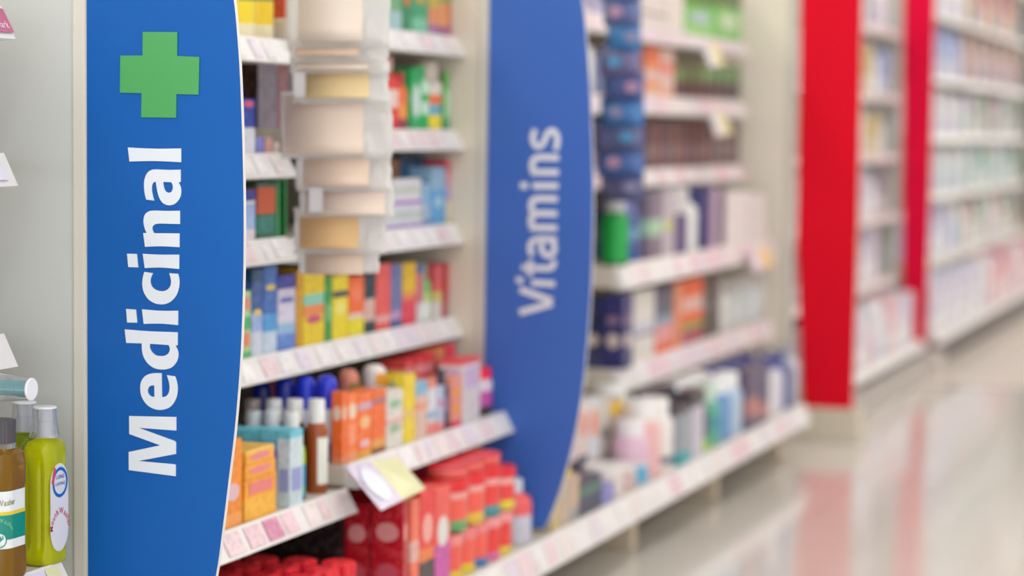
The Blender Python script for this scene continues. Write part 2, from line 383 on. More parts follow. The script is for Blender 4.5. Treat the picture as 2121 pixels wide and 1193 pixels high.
stroke(S2, 'letter_v', [[(155,o2+850),(535,o2+985)], [(535,o2+1015),(150,o2+1120)]], 74, OV, SV, yv, wv)

# ---------------------------------------------------------------- products
TOPS = {}; ITEMS = []     # (root, desc, place, px) for the label pass
def label_mesh(parent, x, y0, y1, xb, za, zb, h, z0, spec):
    """printed patch on the front (+X) and near (-Y) faces: spec = (f0, f1, colour, shape)"""
    f0, f1, c, shp = spec[:4]; nm = spec[4] if len(spec) > 4 else 'printed_label'
    mt = mat(c, .4); m_ = MB(); a, b_ = z0+h*f0, z0+h*f1; e = .0008
    w_, d_ = y1-y0, x-xb
    def face(P, ww):
        if shp == 'rect': ring = [(.14, 0), (.86, 0), (.86, 1), (.14, 1)]
        elif shp == 'full': ring = [(.02, 0), (.98, 0), (.98, 1), (.02, 1)]
        else: ring = [(.5+.36*math.cos(t), .5+.5*math.sin(t)) for t in [2*math.pi*k/14 for k in range(14)]]
        return [P(u, a+(b_-a)*v) for u, v in ring]
    r1 = face(lambda u, z: Vector((x+e, y0+w_*u, z)), w_); r1b = [p-Vector((e*.9, 0, 0)) for p in r1]
    m_.loft([r1b, r1], mt, smooth=False)
    r2 = face(lambda u, z: Vector((xb+d_*u, y0-e, z)), d_); r2b = [p+Vector((0, e*.9, 0)) for p in r2]
    m_.loft([r2b, r2], mt, smooth=False)
    m_.build(nm, parent)

def make_box(x, y0, y1, z0, h, d, c, bands=(), labs=(), name='medicine_box', kind='print'):
    xb = x-d
    if not labs:
        m_ = MB()
    r = root(name, ((x+xb)/2, (y0+y1)/2, z0)) if labs else None
    m_ = MB(); cuts = sorted({0, 1, *[b[0] for b in bands], *[b[1] for b in bands]})
    for a, b_ in zip(cuts, cuts[1:]):
        cc = c
        for bd in bands:
            if bd[0] <= a+1e-6 and bd[1] >= b_-1e-6: cc = bd[2]
        mt = mat(cc, .38, kind); za, zb = z0+h*a, z0+h*b_
        vs = [(xb, y0, za), (x, y0, za), (x, y1, za), (xb, y1, za), (xb, y0, zb), (x, y0, zb), (x, y1, zb), (xb, y1, zb)]
        fs = [(0,1,5,4), (1,2,6,5), (2,3,7,6), (3,0,4,7)]
        if a == 0: fs.append((3,2,1,0))
        if b_ == 1: fs.append((4,5,6,7))
        m_.add(vs, fs, mt)
    o = m_.build('carton' if labs else name, r, origin=((x+xb)/2, (y0+y1)/2, z0))
    for l in labs: label_mesh(r, x, y0, y1, xb, 0, 0, h, z0, l)
    return r or o

def make_round(kind, cx, cy, z0, h, R, c, cap, bands=(), labs=(), name='bottle', lid=None):
    """round goods. kind: bottle (shoulder + cap), canister (straight + lid), tub (wide lid), spray (domed cap), jar, sack"""
    r = root(name, (cx, cy, z0)); ck = 'plain'
    if kind == 'bottle': prof = [(R*.92, 0), (R, .02), (R, .62), (R*.93, .7), (R*.6, .78), (R*.42, .8)]; cz = (.79, 1.0, R*.52)
    elif kind == 'bigcap': prof = [(R*.92, 0), (R, .02), (R, .66), (R*.8, .74), (R*.6, .76)]; cz = (.75, 1.0, R*.74)
    elif kind == 'canister': prof = [(R*.96, 0), (R, .015), (R, .88), (R*.97, .9)]; cz = (.89, 1.0, R*1.02)
    elif kind == 'tub': prof = [(R*.93, 0), (R*.97, .03), (R*.97, .76)]; cz = (.75, 1.0, R*1.03)
    elif kind == 'spray': prof = [(R*.95, 0), (R, .02), (R, .6), (R*.9, .64)]; cz = (.62, 1.0, R*.96)
    else: prof = [(R*.9, 0), (R, .06), (R, .7), (R*.9, .78)]; cz = (.77, 1.0, R*.95)
    def at_r(f):
        for (ra, a), (rb, b_) in zip(prof, prof[1:]):
            if a <= f <= b_: return ra+(rb-ra)*(f-a)/max(1e-9, b_-a)
        return prof[-1][0]
    top = prof[-1][1]
    cuts = sorted({0, top, *[p[1] for p in prof], *[b[0] for b in bands if b[0] < top], *[b[1] for b in bands if b[1] < top]})
    m_ = MB(); n = 18
    for i, (a, b_) in enumerate(zip(cuts, cuts[1:])):
        cc = c
        for bd in bands:
            if bd[0] <= a+1e-6 and bd[1] >= b_-1e-6: cc = bd[2]
        ring = lambda f: [(cx+at_r(f)*math.cos(2*math.pi*k/n), cy+at_r(f)*math.sin(2*math.pi*k/n), z0+h*f) for k in range(n)]
        m_.loft([ring(a), ring(b_)], mat(cc, .3, ck), True, cap=False)
        if i == 0: m_.add(ring(0), [tuple(reversed(range(n)))], mat(cc, .3, ck))
        if b_ == cuts[-1]: m_.add(ring(b_), [tuple(range(n))], mat(cc, .3, ck))
    m_.build('body', r)
    a, b_, rc = cz; m_ = MB(); cm = mat(cap, .3)
    if kind == 'spray': pr = [(rc, a), (rc, b_-.12), (rc*.86, b_-.04), (rc*.5, b_), (.001, b_+.003)]
    elif kind == 'tub': pr = [(rc, a), (rc, b_-.05), (rc*.96, b_-.01), (rc*.85, b_-.012), (rc*.8, b_-.03)]
    else: pr = [(rc, a), (rc, b_-.02), (rc*.93, b_)]
    m_.lathe([(q, z0+h*f) for q, f in pr], cx, cy, cm, n=18); m_.build('lid' if kind in ('tub', 'canister', 'jar') else 'cap', r)
    for l in labs:
        f0, f1, cc, shp = l[:4]; m_ = MB(); R2 = R*1.006+.0004
        seg = 10; a0, a1 = (-100, 25) if shp != 'rect' else (-60, 20)
        rows_ = 9; vs = []
        for i in range(rows_+1):
            v = i/rows_; hw = 1 if shp != 'oval' else math.sqrt(max(0, 1-(2*v-1)**2))*.9+.02
            for k in range(seg+1):
                am = (a0+a1)/2; t = math.radians(am+(a1-a0)/2*hw*(2*k/seg-1))
                vs.append((cx+R2*math.cos(t), cy+R2*math.sin(t), z0+h*(f0+(f1-f0)*v)))
        m_.add(vs, [(i*(seg+1)+k, i*(seg+1)+k+1, (i+1)*(seg+1)+k+1, (i+1)*(seg+1)+k) for i in range(rows_) for k in range(seg)], mat(cc, .4), True)
        m_.build('printed_label', r)
    return r

CATS = {'medicine_box': 'box', 'bottle': 'bottle', 'canister': 'canister', 'tub': 'tub', 'spray_bottle': 'spray bottle', 'jar': 'jar', 'packet': 'packet'}
NAMES = {'bottle': 'bottle', 'bigcap': 'bottle', 'canister': 'canister', 'tub': 'tub', 'spray': 'spray_bottle', 'jar': 'jar'}
def put(key, place, items, setback=.034, dx=0.0, z0=None, depth=.05, group=None, zfix=None):
    """items: (kind, px0, px1, pytop, colour, desc, opts) ; px positions of the visible front width"""
    sx, sy0, sy1, sz = SHELVES[key]; zb = (sz if z0 is None else z0)+.0006
    last = None; base_depth = depth
    for it in items:
        kind, p0, p1, pt, col, desc = it[:6]; op = it[6] if len(it) > 6 else {}
        x = sx-setback-dx-op.get('dx', 0); zz = zb if 'z' not in op else op['z']
        pm = PX((p0+p1)/2, 600, x); pb = (PX((p0+p1)/2, 0, x).z, )
        # image row of the foot, for an accurate y at these columns
        def yat(px):
            py = 600
            for _ in range(3):
                q = PX(px, py, x); d = ray(px, 0); 
                # find py so that z == zz
                lo, hi = -800, 2000
                for _i in range(40):
                    mid = (lo+hi)/2
                    if PX(px, mid, x).z > zz: lo = mid
                    else: hi = mid
                return PX(px, mid, x).y
        y0, y1 = yat(p0)+.0015, yat(p1)-.0015
        y0 = max(y0, sy0+.002); y1 = min(y1, sy1-.002)
        if y1-y0 < .008: y1 = y0+.008
        zt = PX((p0+p1)/2, pt, x).z if 'h' not in op else zz+op['h']
        if 'on' in op: zz = TOPS[op['on']]+.0006; h = max(.02, zt-zz)
        h = max(.02, zt-zz)
        dep = op.get('d', depth) if kind == 'box' else 2*min((y1-y0)/2, op.get('R', .045))
        for k2, (ux, uy0, uy1, uz) in SHELVES.items():
            if k2 != key and SBOT[k2] > zz and y1 > uy0-.002 and y0 < uy1+.002 and x-dep < ux+.003:
                h = min(h, SBOT[k2]-zz-.006)
        TOPS[desc] = zz+h
        if kind == 'box':
            o = make_box(x, y0, y1, zz, h, op.get('d', depth), col, op.get('bands', ()), op.get('labs', ()), op.get('name', 'medicine_box'))
            nm = op.get('name', 'medicine_box')
        else:
            R = min((y1-y0)/2, op.get('R', .045)); cy = (y0+y1)/2
            o = make_round(kind, x-R, cy, zz, h, R, col, op.get('cap', (235, 235, 235)), op.get('bands', ()), op.get('labs', ()), NAMES[kind])
            nm = NAMES[kind]
        ITEMS.append((o, desc, place, (p0+p1)/2, op.get('cat', CATS.get(nm, 'box')), op.get('group', group)))
        last = o
    return last


def spot(key, place, y, items):
    """goods placed by column at a known distance y: (kind, px centre, px width, py top, colour, desc, opts)"""
    sx, sy0, sy1, sz = SHELVES[key]
    for kind, pc_, wp, pt, col, desc, op in items:
        a, b = PY(pc_-wp/2, 850, y), PY(pc_+wp/2, 850, y); zz = sz+.0006; R = (b.x-a.x)/2; h = PY(pc_, pt, y).z-zz
        for k2, (ux, uy0, uy1, uz) in SHELVES.items():
            if k2 != key and SBOT[k2] > zz and y+R > uy0-.002 and y-R < uy1+.002 and a.x < ux+.003: h = min(h, SBOT[k2]-zz-.006)
        if kind == 'box': o = make_box(b.x, y, y+op.get('w', .05), zz, h, b.x-a.x, col, op.get('bands', ()), op.get('labs', ())); nm = 'medicine_box'
        else: o = make_round(kind, (a.x+b.x)/2, y+R, zz, h, R, col, op.get('cap', (235, 235, 235)), op.get('bands', ()), op.get('labs', ()), NAMES[kind]); nm = NAMES[kind]
        TOPS[desc] = zz+h
        ITEMS.append((o, desc, place, pc_, CATS[nm], op.get('group')))
B = 'box'
spot('F2', 'in the recess beside the Medicinal sign', 3.58, [
 (B, 513, 32, 130, (60, 32, 26), 'dark brown box', {}),
 (B, 551, 38, 130, (226, 216, 230), 'tall grey-lilac box', {}),
 (B, 583, 22, 130, (244, 190, 194), 'tall slim pink box', {}),
 (B, 607, 22, 130, (206, 196, 204), 'tall pale grey box', {}),
 (B, 640, 40, 130, (190, 180, 180), 'wide pale box', {}),
])
P = 'beside the Medicinal sign'
put('N1', 'on the top shelf beside the Medicinal sign', [
 ('canister', 480, 501, -60, (236, 226, 190), 'pale canister with yellow band', dict(bands=[(.2, .55, (240, 215, 60))], cap=(230, 225, 205))),
 ('canister', 501, 545, -60, (236, 226, 190), 'pale canister with yellow band', dict(bands=[(.22, .56, (243, 218, 50)), (.56, .62, (120, 130, 90))], cap=(230, 225, 205), R=.05)),
 ('canister', 545, 585, -60, (236, 226, 190), 'pale canister with yellow band', dict(bands=[(.22, .56, (240, 205, 40)), (.56, .62, (120, 130, 90))], cap=(230, 225, 205), R=.05)),
 (B, 587, 598, -40, (205, 80, 50), 'slim brick-red box', dict(bands=[(0, .3, (230, 200, 190))])),
])
put('N2', 'on the second shelf beside the Medicinal sign', [
 (B, 500, 529, 205, (28, 62, 160), 'blue box with white foot', dict(bands=[(0, .48, (222, 226, 236))], labs=[(.85, .97, (215, 90, 120), 'oval')])),
 (B, 531, 548, 284, (118, 120, 200), 'low lilac-blue box', {}),
 (B, 549, 564, 284, (215, 165, 150), 'low salmon box', {}),
 (B, 566, 600, 300, (232, 214, 206), 'low cream carton', {}),
])
put('N3', 'on the third shelf beside the Medicinal sign', [
 (B, 497, 529, 393, (30, 48, 150), 'navy and pale blue box', dict(bands=[(0, .22, (228, 216, 226)), (.22, .72, (150, 178, 228)), (.72, .78, (225, 225, 232))])),
 (B, 531, 571, 378, (14, 88, 66), 'dark green box with orange label', dict(labs=[(.45, .92, (196, 84, 34), 'full', 'orange_label')], bands=[(.1, .4, (10, 110, 96))])),
 (B, 573, 588, 374, (66, 150, 90), 'slim light green box', {}),
 (B, 589, 606, 372, (16, 120, 48), 'deep green box', {}),
])
put('A', 'on the long middle shelf', [
 (B, 500, 520, 603, (176, 214, 160), 'mint green and white leaflet box with salmon ovals', dict(labs=[(.7, .92, (226, 140, 110), 'oval'), (.15, .4, (226, 130, 100), 'oval')], bands=[(.42, .62, (70, 170, 100)), (0, .1, (90, 180, 110))])),
 (B, 521, 544, 558, (50, 88, 152), 'dark teal-blue box with pale bottom', dict(bands=[(0, .28, (206, 216, 232)), (.28, .5, (150, 170, 220)), (.85, 1, (20, 70, 110))], labs=[(.47, .54, (226, 200, 80), 'oval')])),
 (B, 545, 574, 551, (56, 104, 178), 'tall blue box with yellow dots', dict(bands=[(0, .25, (196, 216, 236)), (.25, .45, (70, 150, 210))], labs=[(.72, .79, (230, 200, 90), 'oval')])),
 (B, 575, 612, 570, (212, 208, 228), 'white box with navy top and blue foot', dict(bands=[(0, .22, (90, 130, 205)), (.22, .36, (150, 190, 226)), (.82, 1, (52, 56, 150))], labs=[(.64, .7, (90, 90, 170), 'rect')])),
 (B, 614, 626, 560, (206, 150, 20), 'slim amber box', {}),
 (B, 627, 672, 555, (234, 206, 30), 'large yellow box with teal and magenta artwork', dict(labs=[(.52, .66, (130, 200, 180), 'full'), (.38, .52, (226, 140, 80), 'full'), (.28, .38, (200, 80, 120), 'oval')])),
 (B, 673, 687, 574, (52, 150, 70), 'slim green box', dict(labs=[(.3, .6, (130, 200, 140), 'oval')])),
 (B, 688, 721, 571, (240, 218, 36), 'yellow box with dark name band', dict(labs=[(.66, .76, (70, 74, 80), 'full'), (.38, .6, (232, 222, 120), 'oval')])),
 (B, 722, 754, 573, (240, 110, 40), 'orange box with yellow foot', dict(bands=[(0, .3, (236, 222, 40)), (.3, .38, (226, 210, 200))], labs=[(.55, .85, (240, 130, 90), 'oval')])),
 (B, 755, 777, 568, (40, 66, 66), 'slim black and beige box', dict(bands=[(.2, .58, (222, 184, 170))])),
 (B, 779, 809, 547, (232, 96, 84), 'coral red box', dict(bands=[(.12, .22, (236, 180, 170))])),
 (B, 810, 832, 547, (112, 122, 170), 'grey-blue box with lilac edges', dict(bands=[(.0, .12, (70, 90, 150)), (.12, .26, (190, 150, 190))])),
 (B, 833, 862, 544, (238, 196, 44), 'box fading from yellow top to coral foot', dict(bands=[(0, .4, (228, 70, 84)), (.4, .52, (236, 140, 90))])),
 (B, 863, 877, 548, (210, 110, 130), 'slim pink and blue box with white foot', dict(bands=[(.0, .34, (226, 226, 222)), (.85, 1, (90, 100, 170))])),
 ('bigcap', 878, 900, 546, (112, 188, 112), 'green striped bottle with white foot', dict(cap=(120, 170, 140), bands=[(0, .34, (226, 230, 224)), (.34, .5, (170, 214, 130))])),
 (B, 901, 915, 548, (226, 90, 100), 'pink-red box with white foot', dict(bands=[(0, .32, (230, 226, 222)), (.32, .5, (220, 210, 120))])),
 (B, 916, 925, 545, (176, 22, 36), 'slim dark red box', {}),
 (B, 926, 949, 545, (232, 96, 84), 'coral box with grey foot', dict(bands=[(0, .3, (186, 160, 156)), (.3, .5, (220, 100, 130))])),
])
put('A', 'at the back of the long middle shelf', [
 (B, 528, 560, 545, (200, 170, 30), 'olive yellow box', {}),
 (B, 562, 584, 560, (228, 190, 40), 'dull yellow box', {}),
 (B, 742, 792, 534, (222, 204, 190), 'wide cream box with dark green lid', dict(bands=[(.88, 1, (50, 96, 46))])),
 (B, 794, 800, 534, (50, 110, 50), 'thin green box', {}),
], dx=.12)
put('F1', 'on the top shelf left of the Vitamins sign', [
 (B, 800, 832, -40, (176, 206, 206), 'pale blue-green box', dict(bands=[(.4, .8, (120, 170, 120))])),
 (B, 833, 852, -40, (60, 140, 90), 'green box with orange oval', dict(labs=[(.5, .9, (220, 130, 90), 'oval')])),
 (B, 853, 887, -40, (64, 160, 110), 'wide green box with orange patch', dict(labs=[(.55, .9, (190, 160, 70), 'oval')], bands=[(0, .3, (120, 196, 160))])),
 (B, 888, 907, -40, (206, 180, 80), 'gold box with purple foot', dict(bands=[(0, .2, (170, 110, 160)), (.2, .5, (226, 140, 100))])),
 (B, 908, 926, -40, (226, 150, 96), 'orange box with violet foot', dict(bands=[(0, .18, (150, 90, 140)), (.6, .9, (140, 160, 70))])),
 (B, 927, 946, -40, (210, 120, 90), 'terracotta box with plum foot', dict(bands=[(0, .2, (176, 90, 120)), (.6, .9, (120, 150, 60))])),
])
put('F2', 'on the second shelf left of the Vitamins sign', [
 ('bottle', 812, 834, 116, (226, 70, 64), 'red bottle with pale cap', dict(cap=(226, 180, 170), bands=[(.3, .55, (232, 200, 190))])),
 ('bottle', 835, 848, 150, (232, 110, 60), 'orange-red bottle', dict(cap=(210, 60, 60), bands=[(0, .2, (160, 60, 90)), (.2, .45, (236, 150, 70))])),
 (B, 850, 873, 142, (40, 170, 92), 'green box with white oval', dict(labs=[(.2, .75, (214, 230, 222), 'oval')])),
 ('bigcap', 874, 898, 138, (30, 176, 90), 'bright green bottle with white circles', dict(cap=(60, 180, 100), labs=[(.55, .8, (196, 230, 206), 'oval')], bands=[(.25, .45, (200, 226, 210)), (0, .06, (20, 170, 70))])),
 ('bigcap', 899, 925, 128, (222, 212, 200), 'white bottle with yellow foot', dict(cap=(220, 206, 190), bands=[(0, .22, (236, 214, 60)), (.22, .38, (110, 170, 190)), (.38, .52, (232, 120, 70))])),
 ('bigcap', 926, 953, 148, (110, 190, 110), 'light green bottle with pale label', dict(cap=(100, 190, 80), labs=[(.25, .65, (176, 214, 176), 'rect')], bands=[(0, .18, (60, 160, 110))])),
])
put('F3', 'on the third shelf left of the Vitamins sign', [
 (B, 793, 876, 424, (222, 222, 230), 'lower wide white pack with violet foot', dict(bands=[(0, .16, (150, 120, 190)), (.4, .72, (196, 206, 196))])),
 (B, 877, 892, 424, (170, 196, 222), 'pale blue pack beside the white stack', dict(bands=[(0, .3, (110, 140, 190))])),
 (B, 893, 922, 346, (78, 158, 214), 'sky blue box', dict(bands=[(.6, 1, (140, 180, 214))], labs=[(.3, .5, (160, 204, 232), 'oval')])),
 (B, 923, 938, 330, (206, 130, 160), 'pink box with cream foot', dict(bands=[(0, .35, (220, 212, 190)), (.35, .6, (176, 150, 200)), (.8, 1, (210, 80, 96))])),
])
zst = None
put('F3', 'on top of the white stack left of Vitamins sign', [
 (B, 812, 872, 370, (226, 224, 228), 'upper wide white pack with violet foot', dict(on='lower wide white pack with violet foot', bands=[(0, .14, (170, 110, 196)), (.4, .7, (204, 210, 196))])),
 (B, 874, 891, 380, (150, 190, 226), 'small pale blue pack', dict(on='pale blue pack beside the white stack')),
], z0=zst)
put('F3', 'behind the white stack left of Vitamins sign', [
 (B, 800, 828, 330, (150, 100, 50), 'brown box', {}),
 (B, 830, 868, 320, (16, 96, 140), 'large dark teal box', dict(bands=[(.9, 1, (20, 70, 90))])),
 (B, 870, 880, 322, (90, 130, 170), 'slate blue box', {}),
 (B, 882, 896, 324, (110, 170, 206), 'light blue box', {}),
], dx=.053)
# C shelf
lab_o = (232, 214, 190)
put('C', 'on the shelf above the red tubs', [
 (B, 702, 717, 812, (244, 110, 44), 'slim orange box', dict(d=.02, bands=[(0, .1, (240, 150, 110))], labs=[(.6, .8, lab_o, 'oval')])),
 (B, 718, 740, 815, (246, 120, 50), 'orange box with cream circle', dict(d=.022, labs=[(.62, .86, lab_o, 'oval'), (.25, .55, (246, 150, 110), 'rect')], bands=[(0, .14, (246, 160, 110))])),
 (B, 741, 770, 815, (244, 112, 40), 'orange box with lilac name band', dict(d=.035, labs=[(.75, .86, (206, 170, 190), 'full'), (.45, .65, (240, 190, 140), 'oval'), (.16, .28, (226, 190, 200), 'oval')], bands=[(0, .1, (236, 176, 60))])),
 (B, 771, 799, 808, (240, 108, 40), 'orange box with amber foot', dict(labs=[(.78, .88, (176, 120, 120), 'full')], bands=[(0, .08, (130, 70, 40)), (.08, .22, (226, 160, 70))])),
 (B, 800, 834, 808, (228, 224, 214), 'white box with small green pictures', dict(labs=[(.68, .84, (150, 190, 160), 'oval'), (.25, .42, (160, 190, 160), 'oval')], bands=[(.42, .5, (232, 180, 180))])),
 (B, 835, 860, 776, (240, 214, 50), 'tall bright yellow box', dict(d=.018, bands=[(.35, .5, (240, 206, 110))])),
 (B, 861, 885, 790, (228, 196, 180), 'cream box with sky blue top', dict(bands=[(.76, 1, (140, 190, 220)), (.5, .62, (232, 160, 120))])),
 (B, 886, 904, 786, (226, 226, 232), 'white box with red print', dict(bands=[(0, .22, (232, 130, 120)), (.84, 1, (236, 150, 130)), (.3, .42, (150, 190, 216))])),
 (B, 905, 920, 800, (190, 200, 222), 'pale blue box with pink spot', dict(labs=[(.55, .7, (214, 120, 160), 'oval')], bands=[(0, .2, (230, 130, 124))])),
 ('bottle', 921, 934, 766, (40, 50, 84), 'slim navy bottle', dict(cap=(50, 58, 80), bands=[(.3, .55, (120, 110, 150))])),
 (B, 935, 956, 780, (232, 150, 130), 'salmon box with orange squares', dict(labs=[(.6, .75, (236, 160, 80), 'rect'), (.25, .45, (236, 160, 80), 'rect')], bands=[(0, .12, (222, 60, 90))])),
 (B, 957, 994, 742, (222, 214, 216), 'tall white box with red top', dict(bands=[(.92, 1, (228, 70, 80))], labs=[(.55, .85, (206, 180, 216), 'rect')])),
 ('jar', 1000, 1033, 762, (186, 80, 160), 'purple jar with bright red lid', dict(cap=(240, 40, 66), bands=[(0, .2, (60, 50, 60)), (.52, .78, (222, 206, 220))])),
])
spot('C', 'at the near end of the shelf above red tubs', 3.575, [  # shade on the deeper bottles is put into darker cap and body colours
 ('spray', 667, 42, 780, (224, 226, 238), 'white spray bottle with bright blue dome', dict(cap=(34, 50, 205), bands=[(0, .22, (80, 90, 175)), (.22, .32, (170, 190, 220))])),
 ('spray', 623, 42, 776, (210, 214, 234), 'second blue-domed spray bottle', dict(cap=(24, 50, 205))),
 ('spray', 580, 42, 780, (190, 196, 226), 'third blue-domed spray bottle, shade-coloured', dict(cap=(20, 44, 170))),
 ('spray', 532, 42, 792, (180, 186, 220), 'deepest blue-domed spray bottle, shade-coloured', dict(cap=(16, 34, 140))),
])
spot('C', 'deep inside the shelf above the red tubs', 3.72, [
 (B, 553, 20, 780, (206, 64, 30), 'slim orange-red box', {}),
 ('spray', 712, 42, 764, (150, 110, 80), 'shade-coloured white bottle with rosy dome', dict(cap=(206, 130, 110), labs=[(.66, .84, (120, 110, 60), 'rect')])),  # shadow over the white plastic is mixed into these browns
])
spot('C', 'behind the orange boxes above the red tubs', 3.85, [
 ('spray', 764, 50, 758, (240, 110, 50), 'orange bottle with white dome cap and red rim', dict(cap=(238, 228, 226), bands=[(.0, .3, (226, 100, 50))], labs=[(.74, .9, (242, 166, 50), 'rect')])),
])
put('C', 'at the back of the shelf above the red tubs', [
 (B, 792, 834, 776, (238, 208, 30), 'wide yellow box', {}),
 (B, 836, 858, 745, (206, 60, 62), 'red box with pink stripe', dict(bands=[(.75, .88, (224, 130, 130))])),
 (B, 860, 880, 738, (214, 56, 62), 'red box with pink stripe', dict(bands=[(.75, .88, (226, 140, 140))])),
 (B, 882, 900, 730, (220, 62, 70), 'red box with pink stripe', dict(bands=[(.72, .86, (230, 150, 150))])),
 (B, 902, 920, 722, (190, 70, 56), 'brick-red box with gold top', dict(bands=[(.8, 1, (214, 140, 80))])),
 (B, 922, 942, 715, (228, 40, 62), 'bright red box', {}),
], dx=.07)
# D shelf
put('D', 'on the low shelf beside Medicinal sign', [
 (B, 462, 501, 912, (246, 146, 46), 'tall orange carton', dict(labs=[(.3, .5, (226, 190, 200), 'oval')], bands=[(0, .15, (250, 165, 90))])),
 (B, 506, 573, 986, (250, 166, 40), 'orange-yellow carton, bottom of the stack', dict(d=.07, labs=[(.62, .9, (232, 130, 130), 'rect')], bands=[(0, .55, (250, 186, 60))])),
 (B, 507, 571, 957, (250, 170, 50), 'small orange carton, middle of the stack', dict(on='orange-yellow carton, bottom of the stack', d=.07, labs=[(.25, .8, (232, 140, 140), 'oval')])),
 (B, 508, 568, 927, (250, 176, 56), 'small orange carton, top of the stack', dict(on='small orange carton, middle of the stack', d=.07, labs=[(.2, .75, (232, 140, 140), 'oval')], bands=[(.7, 1, (248, 200, 90))])),
])
spot('D', 'on the low shelf, left of the teal bottle', 3.34, [
 (B, 588, 26, 893, (206, 224, 232), 'tall white and aqua carton', dict(bands=[(.9, 1, (110, 200, 220))], labs=[(.2, .5, (150, 160, 214), 'rect')])),
 (B, 556, 34, 890, (84, 160, 204), 'right aqua carton with violet band', dict(bands=[(.86, 1, (110, 205, 225)), (.62, .74, (130, 90, 200))])),
 (B, 519, 34, 890, (84, 160, 204), 'middle aqua carton with violet band', dict(bands=[(.86, 1, (110, 205, 225)), (.62, .74, (130, 90, 200))])),
 (B, 482, 34, 890, (80, 156, 200), 'left aqua carton with violet band', dict(bands=[(.86, 1, (110, 205, 225)), (.62, .74, (130, 90, 200))])),
])
spot('D', 'on the low shelf beside the white carton', 3.41, [
 ('bottle', 614, 25, 888, (0, 150, 196), 'slim teal bottle with lime label', dict(cap=(90, 90, 110), bands=[(.5, .78, (176, 206, 50)), (0, .06, (0, 90, 130)), (.12, .18, (110, 190, 120))])),
])
DK_ = (52, 32, 22)
spot('D', 'in the rear row of the low shelf', 3.485, [
 ('bigcap', 646, 43, 829, (158, 76, 28), 'brown glass bottle with white cap and label', dict(cap=(236, 236, 234), labs=[(.1, .6, (232, 232, 222), 'rect', 'white_label')])),
 ('bigcap', 601, 43, 829, DK_, 'dark bottle with tall white cap', dict(cap=(234, 234, 232))),
 ('bigcap', 557, 43, 829, DK_, 'dark bottle with tall white cap', dict(cap=(226, 228, 230))),
 ('bigcap', 513, 43, 829, DK_, 'dark bottle with tall white cap', dict(cap=(170, 156, 154))),
])
spot('D', 'in the middle row of the low shelf', 3.435, [
 ('bigcap', 594, 41, 856, DK_, 'dark bottle with short white cap', dict(cap=(230, 232, 232))),
 ('bigcap', 554, 41, 853, DK_, 'dark bottle with short white cap', dict(cap=(226, 230, 232))),
 ('bigcap', 514, 41, 853, DK_, 'dark bottle with short white cap', dict(cap=(206, 216, 222))),
])
# ---------------------------------------------------------------- base shelf, medicine bay: red goods
RED = (226, 36, 44); CORAL = (238, 98, 84)
BB = 'on the base shelf'
spot('B', 'under the price card on the base shelf', 3.615, [  # shade on the near sides is put into the dark red
 (B, 741, 50, 1044, (176, 12, 32), 'left dark red box with pale ovals', dict(w=.02, labs=[(.62, .8, (226, 150, 150), 'oval'), (.2, .42, (196, 80, 96), 'oval')])),
 (B, 804, 66, 1038, (186, 14, 34), 'right dark red box with pale ovals', dict(w=.02, labs=[(.62, .8, (226, 150, 150), 'oval'), (.2, .42, (196, 80, 96), 'oval')])),
])
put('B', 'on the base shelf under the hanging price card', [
 (B, 850, 868, 1035, (236, 110, 84), 'slim tall coral box with pale stripe', dict(bands=[(0, .2, (240, 130, 60)), (.4, .6, (232, 180, 170))])),  # separate coral piece standing for the lit front of the right dark red box
 (B, 869, 899, 1015, (230, 40, 40), 'tall red box with dark flame foot', dict(bands=[(0, .34, (60, 50, 46)), (.34, .46, (236, 120, 50)), (0, .08, (226, 206, 40))], labs=[(.5, .78, (240, 170, 160), 'oval')])),
 (B, 900, 932, 1010, (236, 80, 70), 'tall box with white oval over purple foot', dict(bands=[(0, .45, (196, 74, 160)), (0, .06, (150, 140, 150))], labs=[(.42, .72, (226, 224, 220), 'oval')])),
 ('tub', 940, 968, 1100, CORAL, 'low red tub with pink rim', dict(cap=(236, 140, 136), bands=[(0, .2, (230, 200, 60))], R=.04, h=.085)),
 ('tub', 969, 995, 1100, CORAL, 'low red tub with pink rim', dict(cap=(236, 130, 130), bands=[(0, .22, (226, 206, 50))], R=.04, h=.085)),
 ('tub', 996, 1021, 1100, CORAL, 'low red tub with pink rim', dict(cap=(232, 130, 130), bands=[(0, .2, (60, 120, 180))], R=.04, h=.085)),
 ('tub', 1022, 1046, 1100, (232, 66, 62), 'low red tub with pink rim', dict(cap=(236, 150, 150), bands=[(0, .2, (220, 110, 160))], R=.04, h=.085)),
 ('tub', 1047, 1070, 1100, (232, 66, 62), 'low red tub with pink rim', dict(cap=(236, 150, 150), bands=[(0, .18, (226, 206, 80))], R=.04, h=.085)),
 ('bottle', 1085, 1112, 985, (232, 96, 96), 'coral bottle with white cap', dict(cap=(206, 214, 226), bands=[(0, .45, (196, 196, 212))], R=.04, h=.13)),
])
spot('B', 'in the shade behind the scalloped packs', 3.6, [  # boxes added to darken the void; their black stands for shade
 (B, pc_, 44, 1060, (26, 18, 20), 'added shadow-black box', dict(w=.03)) for pc_ in (500, 546, 592, 638, 684)])
zs = SHELVES['B'][3]+.0865
